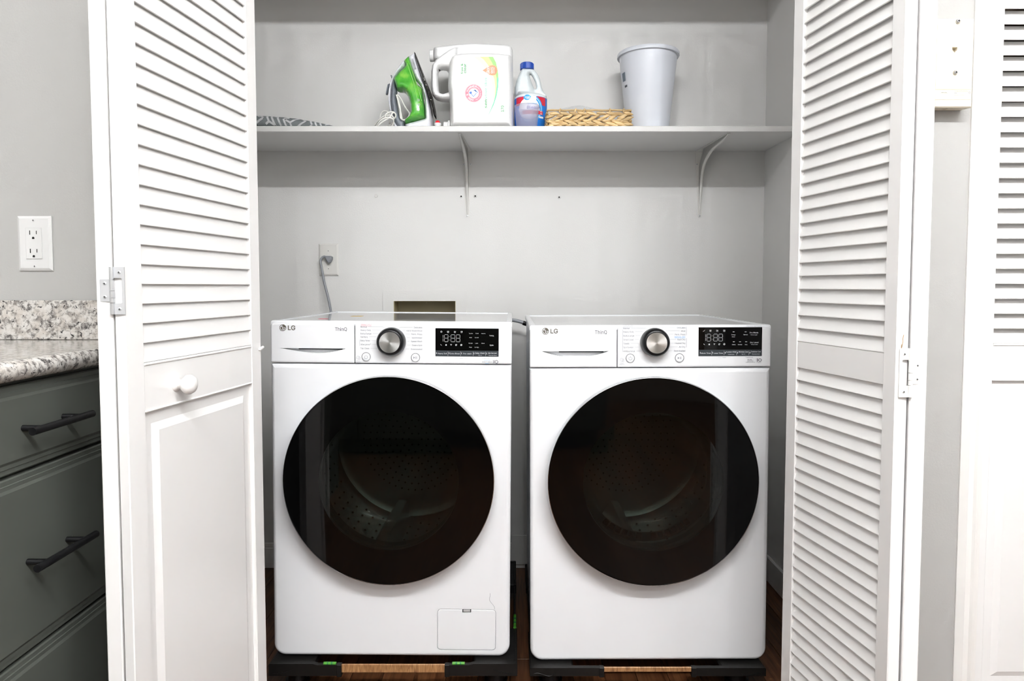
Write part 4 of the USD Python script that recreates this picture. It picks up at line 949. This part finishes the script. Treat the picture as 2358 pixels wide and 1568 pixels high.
# iron, drawn side-on; grid units of its side view
ir = thing('steam_iron', 'green and white steam iron standing on its heel beside the detergent jug', 'iron', (-0.002, 2.205, SZ))
IX = lambda c: (860 + c / 8.25 - 1179) * 0.0014103
IZ = lambda c: 1.5369 + (288 - (110 + c / 8.25)) * 0.001367 - SZ
ip = lambda P: [(IX(a), IZ(b)) for a, b in P]
ZB = 1640.0       # the heel's level on that grid
taper = lambda x, z: max(0.10, 1 - ((z - 0.03) / 0.245) ** 2) if z > 0.03 else 1.0
skirt = Polygon(ip([(820, 85), (700, 165), (760, 400), (850, 620), (960, 760), (1010, 1000), (1022, 1360), (640, 1465), (660, ZB), (1150, ZB), (1165, 1480), (1150, 1200), (1080, 900), (960, 560), (850, 230)]))
obj('skirt', inflate(skirt, 0.047, 0.020, 0.005, 0, taper), 'ironwhite', ir, smooth=True)
tank = Polygon(ip([(712, 150), (625, 235), (655, 320), (640, 365), (520, 480), (435, 600), (480, 780), (505, 825), (600, 830), (665, 870), (710, 960), (745, 1110), (750, 1240), (720, 1320), (635, 1395), (645, 1470), (1025, 1362), (1022, 1150), (962, 770), (880, 700), (850, 620), (770, 330)]))
obj('tank', inflate(tank, 0.0485, 0.016, 0.0045, 0, taper), 'tank', ir, smooth=True, label='green see-through water tank')
noz = Polygon(ip([(715, 150), (640, 215), (540, 340), (410, 550), (365, 650), (330, 800), (325, 1000), (345, 1180), (400, 1400), (440, 1500), (500, ZB), (560, ZB), (520, 1520), (440, 1400), (395, 1250), (375, 1000), (385, 780), (440, 590), (520, 480), (640, 360), (655, 300), (625, 235)]))
obj('handle_cover', inflate(noz, 0.021, 0.010, 0.0045, 0), 'ironwhite', ir, smooth=True)
grip = Polygon(ip([(440, 600), (390, 770), (375, 1000), (395, 1220), (440, 1400), (520, 1560), (560, ZB), (660, ZB), (640, 1465), (630, 1395), (560, 1360), (520, 1240), (500, 1090), (478, 900), (500, 830), (478, 770)]))
obj('handle', inflate(grip, 0.019, 0.011, 0.0045, 0), 'irongrey', ir, smooth=True)
sole = np.array(ip([(815, 75), (835, 80), (1150, 900), (1205, 1180), (1212, 1300), (1185, 1310), (1160, 1180), (1070, 880), (830, 160)]))
sp_ = Polygon(sole)
obj('soleplate', inflate(sp_, 0.050, 0.004, 0.005, 0, taper, 0.3), 'sole', ir, smooth=30)
obj('steam_button', inflate(Polygon(ip([(370, 515), (392, 510), (428, 600), (398, 612)])), 0.010, 0.004, 0.002, 0), 'irongrey', ir, smooth=True)
obj('spray_button', inflate(Polygon(ip([(362, 668), (315, 690), (285, 820), (278, 885), (310, 888), (330, 800), (352, 720)])), 0.011, 0.005, 0.002, 0), 'irongrey', ir, smooth=True)
yF = lambda x, z: -0.0485 * taper(x, z) - 0.0006
# brand plate lettering on the skirt
cxp, czp = IX(832), IZ(350)
ang = math.degrees(math.atan2(IZ(455) - IZ(240), IX(866) - IX(800)))
tl = 0.0335
pts = Polygon(rr(-tl / 2, tl / 2, -0.0031, 0.0031, 0.001)).difference(Polygon(rr(-tl / 2 + 0.0005, tl / 2 - 0.0005, -0.0026, 0.0026, 0.0006)))
pts = affinity.translate(affinity.rotate(pts, ang + 180, origin=(0, 0)), cxp, czp)
yq = -0.047 * taper(cxp, IZ(455)) - 0.0002
a_ = math.radians(ang + 180)
obj('lettering', [ext(pts, yq - 0.0012, yq), txt('BLACK+DECKER', 0.0030, cxp + 0.0015 * math.sin(a_), czp - 0.0015 * math.cos(a_), 0.0300, 'c', True, yq, 0.0012, ang + 180)], 'inkmid', ir)
for k, (a, b) in enumerate(((925, 1058), (932, 1145), (922, 1230))):
    X, Z = IX(a), IZ(b); y = -0.0485 * taper(X, Z)
    q = [ring(X, Z, 0.0038, 0.0007, y, 0.0006)]
    q += [disc(X, Z, 0.0016, y, 0.0006)] if k != 1 else [line(X - 0.0022, Z - 0.0022, X + 0.0022, Z + 0.0022, 0.0006, y, 0.0006), line(X - 0.0022, Z + 0.0022, X + 0.0022, Z - 0.0022, 0.0006, y, 0.0006)]
    obj('icon', q, 'inkwhite', ir)
obj('tank_seam', [tube([(IX(700), -0.0485 * taper(0, IZ(330)) - 0.0002, IZ(330)), (IX(830), -0.0485 * taper(0, IZ(720)) - 0.0003, IZ(720)), (IX(905), -0.0485 * taper(0, IZ(1040)) - 0.0003, IZ(1040))], 0.0013, 6),
    tube([(IX(745), -0.0485 * taper(0, IZ(320)) - 0.0002, IZ(320)), (IX(880), -0.0485 * taper(0, IZ(720)) - 0.0003, IZ(720)), (IX(985), -0.0485 * taper(0, IZ(1080)) - 0.0003, IZ(1080))], 0.0011, 6)], 'green2', ir)
C3 = lambda L_: [(IX(a), y, IZ(b)) for a, b, y in L_]
co = [tube(spline(C3([(155, 1330, 0.02), (165, 1230, 0.015), (225, 1180, 0.01), (300, 1200, 0.005), (345, 1265, 0.0), (350, 1330, 0.0), (330, 1420, 0.01)]), 40), 0.0024, 8),
      tube(spline(C3([(60, 1480, 0.0), (150, 1410, -0.02), (250, 1350, -0.03), (370, 1320, -0.032), (430, 1340, -0.03), (440, 1400, -0.02), (330, 1450, 0.01), (180, 1530, 0.02)]), 50), 0.0024, 8),
      tube(spline(C3([(70, 1560, -0.01), (160, 1470, -0.028), (260, 1400, -0.038), (380, 1375, -0.036), (440, 1400, -0.030), (430, 1470, -0.02), (300, 1560, 0.0)]), 50), 0.0024, 8),
      tube(spline(C3([(120, 1590, -0.02), (230, 1470, -0.036), (340, 1400, -0.036), (400, 1340, -0.034), (450, 1270, -0.03), (480, 1290, -0.026), (470, 1340, -0.02), (420, 1370, -0.01)]), 50), 0.0024, 8),
      tube(spline(C3([(340, 1400, -0.034), (300, 1330, -0.036), (370, 1270, -0.034), (440, 1258, -0.03), (480, 1290, -0.026)]), 30), 0.0024, 8),
      tube(spline(C3([(495, 910, -0.012), (520, 1000, -0.014), (560, 1200, -0.016), (600, 1385, -0.016), (650, 1380, -0.013), (700, 1330, -0.010), (722, 1250, -0.006), (680, 1180, -0.004), (620, 1080, -0.004), (550, 950, -0.006), (500, 900, -0.01)]), 60), 0.0025, 8)]
co[-1] = cat([co[-1], tube(spline(C3([(490, 910, -0.016), (530, 1060, -0.018), (570, 1240, -0.020), (596, 1385, -0.020)]), 20), 0.0022, 8)])
obj('cord', co, 'cord', ir, smooth=60)

# detergent jug lying on its side with a tap
JY = 2.1930
jg = thing('detergent_jug', 'large white laundry detergent jug lying on its side with green print and tap', 'jug', (0, JY, SZ))
JX = lambda c: (980 + c / 7.468 - 1179) * 0.0013654
JZ = lambda c: 1.5245 + (285 - (90 + c / 7.468)) * 0.0013226 - SZ
jp = lambda P: [(JX(a), JZ(b)) for a, b in P]
JS = 1.05        # the shoulder and neck lie deeper than the label face
jp2 = lambda P, q=JS: [(JX(a) * q, max(0.001, (JZ(b) + SZ - EYE) * q + EYE - SZ)) for a, b in P]
JB = 1513
def smoothpoly(P, r=0.004): return Polygon(P).buffer(-r).buffer(2 * r).buffer(-r)
body = Polygon(jp([(1440, 205), (1490, 225), (1500, 300), (1510, 900), (1512, JB - 12), (1495, JB), (440, JB), (410, JB - 20), (405, 1150), (395, 900), (375, 760), (385, 480), (400, 340), (440, 250), (500, 200), (640, 180), (900, 172), (1250, 180)]))
jm = inflate(smoothpoly(list(body.exterior.coords)[:-1]), 0.062, 0.020, 0.0055, 0)
handle = Polygon(jp2([(640, 135), (520, 150), (420, 200), (320, 270), (205, 360), (140, 450), (118, 560), (118, 850), (135, 960), (190, 1030), (270, 1060), (420, 1070), (560, 1070), (560, 140)], 1.03), [jp2([(300, 515), (420, 530), (440, 700), (440, 900), (410, 920), (320, 950), (260, 930), (245, 880), (238, 700), (240, 560), (262, 525)], 1.03)])
jh = inflate(handle, 0.028, 0.012, 0.005, 0.006)
neck = Polygon(jp2([(165, 150), (300, 125), (560, 95), (800, 78), (1100, 85), (1400, 105), (1480, 130), (1500, 190), (1505, JB), (600, JB), (430, JB), (430, 600), (300, 420), (180, 385), (160, 320)]))
jn = inflate(smoothpoly(list(neck.exterior.coords)[:-1], 0.003), 0.034, 0.016, 0.0055, 0.052)
obj('body', cat([jm, jh, jn]), 'jug', jg, smooth=True)
obj('cap', lathe([(0.0, -0.0135), (0.017, -0.0135), (0.0185, -0.0125), (0.0185, 0.0), (0.0, 0.0)], 32, 'x', (JX(165) * JS, 0.052, (JZ(272) + SZ - EYE) * JS + EYE - SZ)), 'capw', jg, smooth=40)
tp = obj('tap', cat([lathe([(0, 0), (0.017, 0), (0.017, -0.006), (0.0125, -0.008), (0.0125, -0.020), (0.009, -0.022), (0, -0.022)], 28, 'x', (JX(412), -0.008, JZ(1420))), lathe([(0.0, 0.012), (0.0100, 0.012), (0.0115, 0.009), (0.009, 0.004), (0.0075, -0.004), (0.009, -0.009), (0.0, -0.009)], 24, 'z', (JX(200), -0.018, JZ(1455)))]), 'capw', jg, smooth=40)
obj('tap_button', lathe([(0.0, 0.0100), (0.004, 0.0094), (0.0072, 0.006), (0.0085, 0.0), (0.0, 0.0)], 24, 'z', (JX(197), -0.018, JZ(1395))), 'red', tp, smooth=50, label='red push button')
yj = -0.0618
pr = lambda nm, P, mt_, dd=0.0006: obj(nm, ext(Polygon(jp(P)).buffer(0), yj - dd, yj), mt_, jg)
sw = []
pr('print', [(845, 305), (950, 303), (1010, 350), (1100, 470), (1160, 600), (1200, 720), (1212, 850), (1200, 980), (1170, 1100), (1165, 980), (1160, 800), (1140, 680), (1080, 560), (990, 450), (900, 350)], 'green5', 0.0005)
pr('print', [(945, 303), (1095, 303), (1165, 420), (1215, 560), (1235, 700), (1235, 830), (1215, 970), (1180, 1100), (1200, 960), (1205, 820), (1190, 690), (1145, 560), (1080, 440), (1010, 350)], 'green3', 0.0006)
pr('print', [(1090, 303), (1165, 303), (1215, 400), (1245, 540), (1258, 680), (1250, 820), (1235, 920), (1230, 800), (1225, 660), (1195, 520), (1150, 400)], 'green2', 0.0007)
pr('print', [(1252, 640), (1258, 700), (1250, 830), (1225, 980), (1175, 1130), (1110, 1260), (1075, 1325), (1130, 1200), (1180, 1070), (1212, 940), (1228, 800), (1230, 680)], 'green4', 0.0008)
drop = Polygon(jp([(988, 535), (1060, 490), (1110, 455), (1155, 445), (1200, 455), (1228, 490), (1238, 535), (1228, 580), (1200, 612), (1155, 622), (1105, 610), (1055, 575)]))
obj('drop', ext(drop, yj - 0.0010, yj - 0.0002), 'orange', jg)
yk = yj - 0.0010
for q in (txt('Skin', 0.0090, JX(1105), JZ(535), 0.0215, 'c', True, yk, 0.0003, 90), txt('SAFE', 0.0056, JX(1160), JZ(535), 0.0195, 'c', True, yk, 0.0003, 90), txt('CERTIFIED', 0.0024, JX(1188), JZ(535), 0.0180, 'c', True, yk, 0.0003, 90)):
    obj('lettering', q, 'lblwhite', jg)
obj('lettering', txt('free &', 0.0058, JX(655), JZ(597), 0.0315, 'l', True, yj, 0.0005, 90), 'green1', jg)
obj('lettering', txt('clear', 0.0066, JX(707), JZ(583), 0.0285, 'l', True, yj, 0.0005, 90), 'green1', jg)
obj('lettering', txt('sen', 0.0070, JX(1060), JZ(1185), 0.0262, 'l', True, yj, 0.0005, 90), 'green1', jg)
obj('lettering', txt('170', 0.0080, JX(1345), JZ(1248), 0.0190, 'l', True, yj, 0.0005, 90), 'green1', jg)
obj('lettering', [txt('sitive skin', 0.0070, JX(1060), JZ(1030), 0.0640, 'l', False, yj, 0.0005, 90)], 'green4', jg)
obj('lettering', txt('no dyes or perfumes', 0.0014, JX(735), JZ(590), 0.0300, 'l', False, yj, 0.0004, 90), 'green4', jg)
obj('lettering', txt('LOADS', 0.0022, JX(1375), JZ(1246), 0.0170, 'l', False, yj, 0.0004, 90), 'green4', jg)
obj('stripe_print', [line(JX(a), JZ(b), JX(a + 62), JZ(b), 0.0014 if k > 3 else 0.0008, yj, 0.0004) for k, (a, b) in enumerate(((1295, 918), (1295, 940), (1295, 962), (1295, 985), (1295, 1022), (1295, 1034)))], 'violet', jg)
ex_, ez_ = JX(838), JZ(928)
obj('emblem', [ring(ex_, ez_, 0.0211, 0.0102, yj, 0.0005)], 'pink', jg, label='red ring emblem')
obj('emblem_line', [ring(ex_, ez_, 0.0273, 0.0006, yj, 0.0005), ring(ex_, ez_, 0.0150, 0.0006, yj, 0.0005)], 'inkred', jg)
E = []
s = 'ARM & HAMMER'
# the words run up the left half of the ring, reading clockwise from below
for k, ch in enumerate(s):
    if ch == ' ': continue
    a = 262 - k * (190 / 11) - 0
    ar = math.radians(a)
    E.append(txt(ch, 0.0056, ex_ + 0.0183 * math.cos(ar), ez_ + 0.0183 * math.sin(ar), 0.0051 if ch != 'M' else 0.0060, 'c', True, yj - 0.0005, 0.0003, a - 90))
for k, ch in enumerate('THE STANDARD OF PURITY'):
    if ch == ' ': continue
    a = -72 + k * (140 / 21); ar = math.radians(a)
    E.append(txt(ch, 0.0022, ex_ + 0.0222 * math.cos(ar), ez_ + 0.0222 * math.sin(ar), 0.0019, 'c', True, yj - 0.0005, 0.0003, a + 90))
obj('lettering', E, 'lblwhite', jg)
q = lambda P: jp([(a, b) for a, b in P])
obj('emblem_arm', [ext(Polygon(q([(765, 905), (800, 898), (808, 925), (790, 940), (768, 935)])), yj - 0.0005, yj), polyline(q([(788, 930), (832, 985), (880, 930)]), 0.0014, yj, 0.0005), polyline(q([(840, 880), (862, 875), (900, 915)]), 0.0018, yj, 0.0005), ext(Polygon(q([(848, 870), (866, 868), (882, 895), (868, 905)])), yj - 0.0005, yj)], 'blueink', jg)

# bleach bottle
BY = 2.246
bl = thing('bleach_bottle', 'pale bleach bottle with blue cap and red and blue label behind a clear cup', 'bottle', (0.0610, BY, SZ))
bs = BY / 1560
BXp = lambda c: (1170 + c / 9.227 - 1179) * bs - 0.0610
BZ = lambda c: EYE + BY * math.tan(math.atan((737 - (130 + c / 9.227)) / 1560) - math.atan(0.0495)) - SZ
rb = 0.0535
bm = [lathe([(0.0, 0.0005), (rb - 0.006, 0.0005), (rb - 0.0006, 0.005), (rb - 0.0006, BZ(935)), (rb, BZ(930)), (rb + 0.0005, BZ(915)), (rb, BZ(905)), (rb - 0.002, BZ(880)), (rb - 0.010, BZ(850)), (0.0, BZ(845))], 64)]
P = [(150, 890), (130, 800), (140, 660), (170, 540), (210, 430), (250, 340), (275, 290), (290, 255), (520, 255), (545, 290), (610, 360), (660, 460), (685, 560), (705, 660), (740, 750), (800, 830), (815, 890)]
sil = Polygon([(BXp(a), BZ(b)) for a, b in P], [[(BXp(a), BZ(b)) for a, b in [(450, 395), (475, 390), (520, 450), (570, 560), (590, 650), (585, 690), (555, 705), (530, 650), (485, 530), (455, 440)]]])
bt = lambda x, z: float(np.interp(x, [BXp(130), BXp(280), BXp(430), BXp(560), BXp(640), BXp(760), BXp(815)], [0.9, 1.0, 0.9, 0.42, 0.34, 0.40, 0.9])) * float(np.interp(z, [BZ(860), BZ(720), BZ(500), BZ(260)], [1.35, 1.05, 0.85, 0.50]))
bm.append(inflate(sil, 0.038, 0.016, 0.0045, 0, lambda x, z: min(bt(x, z) if z < BZ(800) or True else 1, 1.38)))
obj('body', bm, 'bleach', bl, smooth=50)
ccx = BXp(397); r_ = 0.0215
cap = [lathe([(0.0, BZ(150)), (r_ - 0.002, BZ(150)), (r_, BZ(162)), (r_ + 0.0008, BZ(285)), (r_ - 0.002, BZ(292)), (0.0, BZ(290))], 48, 'z', (ccx, 0, 0))]
for k in range(40):
    a = 2 * math.pi * k / 40; cap.append(cyl(0.0008, (ccx + r_ * 1.01 * math.cos(a), r_ * 1.01 * math.sin(a), BZ(280)), (ccx + r_ * 1.0 * math.cos(a), r_ * 1.0 * math.sin(a), BZ(168)), 5))
obj('cap', cap, 'bluecap', bl, smooth=40)
def wrap(poly, r, thick=0.0003):
    """flat label artwork (x along the arc, z) wrapped round the bottle, facing the front"""
    m = ext(poly, -thick, 0.0)
    v, f = trimesh.remesh.subdivide_to_size(m.vertices, m.faces, 0.006)
    a = v[:, 0] / rb - math.pi / 2; rad = r - v[:, 1]
    return trimesh.Trimesh(np.c_[rad * np.cos(a), rad * np.sin(a), v[:, 2]], f, process=False)
def arcx(c):        # arc position of a column seen from the front
    return rb * math.asin(max(-0.999, min(0.999, BXp(c) / rb)))
bp_ = lambda P: Polygon([(arcx(a), BZ(b)) for a, b in P]).buffer(0)
zt_ = BZ(945); zb_ = 0.006
R0 = rb - 0.0006
obj('label_base', wrap(sbox(-rb * 1.75, zb_, rb * 1.75, BZ(930)), R0, 0.0003), 'lblblue', bl, label='blue label')
half = rb * 1.15
obj('label_red', wrap(sbox(arcx(172), BZ(1110), arcx(772), BZ(938)).difference(sbox(arcx(468), BZ(1100), arcx(580), BZ(900))), R0, 0.0005), 'lblred', bl)
ex = Polygon([(arcx(430) + 0.034 * math.cos(t), BZ(1150) + 0.0275 * math.sin(t)) for t in np.linspace(0, 2 * math.pi, 48, endpoint=False)])
gx0 = arcx(430)
ell = lambda a, b: Polygon([(gx0 + a * math.cos(t), BZ(1190) + b * math.sin(t)) for t in np.linspace(0, 2 * math.pi, 60, endpoint=False)])
top = sbox(-1, -1, 1, BZ(935)); mid_ = sbox(arcx(300), -1, 1, BZ(930))
obj('label_rings', cat([wrap(ell(0.0475, 0.0440).intersection(top).difference(sbox(-1, 0.0, arcx(320), 1)), R0, 0.0006)]), 'lblsky', bl)
obj('label_rings', cat([wrap(ell(0.0425, 0.0405).intersection(top).difference(sbox(-1, 0.0, arcx(330), 1)).difference(ell(0.0412, 0.0390)), R0, 0.0009), wrap(ell(0.0355, 0.0345).intersection(top), R0, 0.0008), wrap(sbox(arcx(470), BZ(1060), arcx(580), BZ(936)), R0, 0.0008), wrap(sbox(arcx(640), BZ(1385), arcx(728), BZ(1345)), R0, 0.0009)]), 'lblwhite', bl)
ov = Polygon([(arcx(395) + 0.0105 * math.cos(t), BZ(962) + 0.0088 * math.sin(t)) for t in np.linspace(0, 2 * math.pi, 40, endpoint=False)])
obj('label_badge', wrap(ov, R0, 0.0011), 'lblsky', bl)
def wtxt(s_, h, c, b, w, mt_, bold=True, th=0.0014):
    m = txt(s_, h, arcx(c), BZ(b), w, 'c', bold, 0, 0.0003)
    v = m.vertices; a = v[:, 0] / rb - math.pi / 2; rad = R0 + th - 0.0003 - v[:, 1]
    return trimesh.Trimesh(np.c_[rad * np.cos(a), rad * np.sin(a), v[:, 2]], m.faces, process=False)
for q in (wtxt('Great', 0.0048, 398, 972, 0.0160, 0), wtxt('Value', 0.0036, 410, 998, 0.0120, 0), wtxt('FIGHTS', 0.0026, 680, 1258, 0.0085, 0), wtxt('STAINS', 0.0026, 680, 1300, 0.0085, 0)):
    obj('lettering', q, 'lblwhite', bl)
obj('label_red_block', wrap(sbox(arcx(300), BZ(1310), arcx(716), BZ(1232)), R0, 0.0010), 'lblred', bl)
obj('lettering', [wtxt('Bleach', 0.0090, 530, 1200, 0.0440, 0)], 'lblnavy', bl)
obj('lettering', [wtxt('Low Splash', 0.0040, 500, 1102, 0.0300, 0)], 'lblsky', bl)

# cup in front of the bottle
cu = thing('measuring_cup', 'small frosted plastic measuring cup in front of the bleach bottle', 'cup', (0.0465, 2.1545, SZ))
cq = 2.1545 / 1560
rt, rbm, hc = 0.0388, 0.0318, 0.0690
obj('cup', lathe([(0.0, 0.0006), (rbm, 0.0006), (rbm + 0.0006, 0.003), (rt, hc), (rt + 0.0006, hc + 0.0005), (rt - 0.0008, hc), (rbm - 0.0006, 0.0035), (0, 0.0032)], 64), 'cup', cu, smooth=40)
obj('rim', lathe([(rt - 0.001, hc - 0.0004), (rt + 0.001, hc - 0.0004), (rt + 0.0013, hc + 0.0006), (rt, hc + 0.0012), (rt - 0.001, hc + 0.0004), (rt - 0.001, hc - 0.0004)], 64), 'cup', cu, smooth=60)

# woven basket
bk = thing('woven_basket', 'low woven water hyacinth basket in front of the white bin', 'basket', (0.2405, 2.204, SZ))
bw, bd, bh = 0.1300, 0.066, 0.0530
rows = [(0.0075, -1), (0.0230, 1), (0.0390, -1)]
def strand(c, ang, ln, wd, nx):
    """one plait lobe: a pointed, bulging leaf lying in the wall plane whose outward normal is nx ('x' or 'y', sign)"""
    m = trimesh.creation.icosphere(1, 1.0); v = m.vertices.copy()
    v[:, 2] *= (1 - 0.55 * np.abs(v[:, 0]) ** 1.5)
    v *= [ln / 2, 0.0052, wd / 2]
    v[:, 2] += 0.10 * wd * np.sin(v[:, 0] / ln * 5)
    a = math.radians(ang); R = np.array([[math.cos(a), 0, -math.sin(a)], [0, 1, 0], [math.sin(a), 0, math.cos(a)]])
    v = v @ R.T
    ax, s = nx
    if ax == 'x': v = np.c_[-s * v[:, 1] * -1, v[:, 0], v[:, 2]]
    else: v = np.c_[v[:, 0], v[:, 1], v[:, 2]]
    f = m.faces
    t = trimesh.Trimesh(v + np.array(c), f, process=False)
    if t.volume < 0: t.invert()
    return t
for z, sg in rows:
    for side in ('f', 'b', 'l', 'r'):
        n = 9 if side in 'fb' else 5
        L_ = 2 * bw if side in 'fb' else 2 * bd
        for k in range(n):
            u = -L_ / 2 + (k + 0.5) * L_ / n + random.uniform(-0.003, 0.003)
            for h in (-1, 1):
                an = sg * h * (17 + random.uniform(-5, 5)); zz = z + h * 0.0036; uu = u + (0.0075 if h > 0 else -0.0075)
                zz += random.uniform(-0.0008, 0.0008)
                uu = max(-L_ / 2 + 0.010, min(L_ / 2 - 0.010, uu))
                ln = 0.036 + random.uniform(-0.003, 0.004)
                if side == 'f': m = strand((uu, -bd - 0.0012 * h, zz), an, ln, 0.0125, ('y', -1))
                if side == 'b': m = strand((uu, bd + 0.0012 * h, zz), an, ln, 0.0125, ('y', 1))
                if side == 'l': m = strand((-bw - 0.0012 * h, uu, zz), an, ln, 0.0125, ('x', -1))
                if side == 'r': m = strand((bw + 0.0012 * h, uu, zz), an, ln, 0.0125, ('x', 1))
                obj('strand', m, 'wicker', bk, smooth=True)
cor = [(-bw, -bd), (bw, -bd), (bw, bd), (-bw, bd), (-bw, -bd)]
rp = []
for (a, b), (c, d) in zip(cor[:-1], cor[1:]):
    for u in np.linspace(0, 1, 14, endpoint=False): rp.append((a + (c - a) * u, b + (d - b) * u, bh + 0.0006 * math.sin(u * 25)))
rp.append(rp[0])
obj('rim', tube(rp, 0.0032, 10), 'wicker', bk, smooth=50)
for u in (-0.093, -0.045, -0.018, 0.062, 0.105): obj('rim_lashing', tube(spline([(u, -bd - 0.0045, bh - 0.008), (u + 0.002, -bd - 0.0042, bh), (u + 0.003, -bd, bh + 0.004)], 8), 0.0026, 8), 'wicker', bk, smooth=50)
obj('base', bx(-bw, bw, -bd, bd, 0.0008, 0.004), 'wicker', bk)
# plastic-wrapped contents in the basket
bg = thing('plastic_bag', 'crinkled clear plastic bag of white cloth filling the basket', 'bag', (0.215, 2.204, SZ + 0.0042))
m = trimesh.creation.icosphere(4, 1.0); v = m.vertices.copy()
v = v * [0.088, 0.056, 0.041]; v[:, 2] += 0.036; v += (meshkit.fbm(m.vertices * 3.5, 4, 3) - 0.5)[:, None] * np.array([0.01, 0.01, 0.014])
v[:, 2] = np.maximum(v[:, 2], 0.0008)
obj('film', trimesh.Trimesh(v, m.faces, process=False), 'film', bg, smooth=25)
m = trimesh.creation.icosphere(3, 1.0); v = m.vertices.copy() * [0.080, 0.051, 0.034]; v[:, 2] += 0.0330; v += (meshkit.fbm(m.vertices * 2.5, 3, 9) - 0.5)[:, None] * 0.006; v[:, 2] = np.maximum(v[:, 2], 0.0016)
obj('contents', trimesh.Trimesh(v, m.faces, process=False), 'capw', bg, smooth=True)

# white bin
bi = thing('waste_bin', 'tall white tapered plastic bin at the right end of the shelf', 'bin', (0.4510, 2.285, SZ))
H_ = 0.274
obj('bin', lathe([(0.0, 0.0008), (0.064, 0.0008), (0.067, 0.004), (0.0945, H_ - 0.012), (0.0955, H_ - 0.011), (0.0935, H_ - 0.004), (0.066, 0.006), (0.0, 0.005)], 96), 'bin', bi, smooth=40)
obj('rim', lathe([(0.0945, H_ - 0.0125), (0.1005, H_ - 0.0125), (0.1018, H_ - 0.0105), (0.1015, H_ - 0.0035), (0.0995, H_), (0.0965, H_ + 0.0005), (0.0938, H_ - 0.003), (0.0945, H_ - 0.0125)], 96), 'bin', bi, smooth=40)
def onbin(a0, a1, z0, z1, e):
    V, F = [], []
    for k in range(9):
        a = math.radians(a0 + (a1 - a0) * k / 8)
        for z in (z0, z1):
            r = 0.067 + (0.0945 - 0.067) * (z - 0.004) / (H_ - 0.016) + e; V.append((r * math.cos(a), r * math.sin(a), z))
    for k in range(8): F += [(2 * k, 2 * k + 2, 2 * k + 3), (2 * k, 2 * k + 3, 2 * k + 1)]
    F = np.array(F); return trimesh.Trimesh(V, np.vstack([F, F[:, ::-1]]), process=False)
st = obj('sticker', onbin(189, 203, 0.178, 0.206, 0.0004), 'palesticker', bi, label='faded blue sticker')
obj('sticker', onbin(197, 207, 0.157, 0.164, 0.0004), 'inkmid', bi, label='grey printed mark')
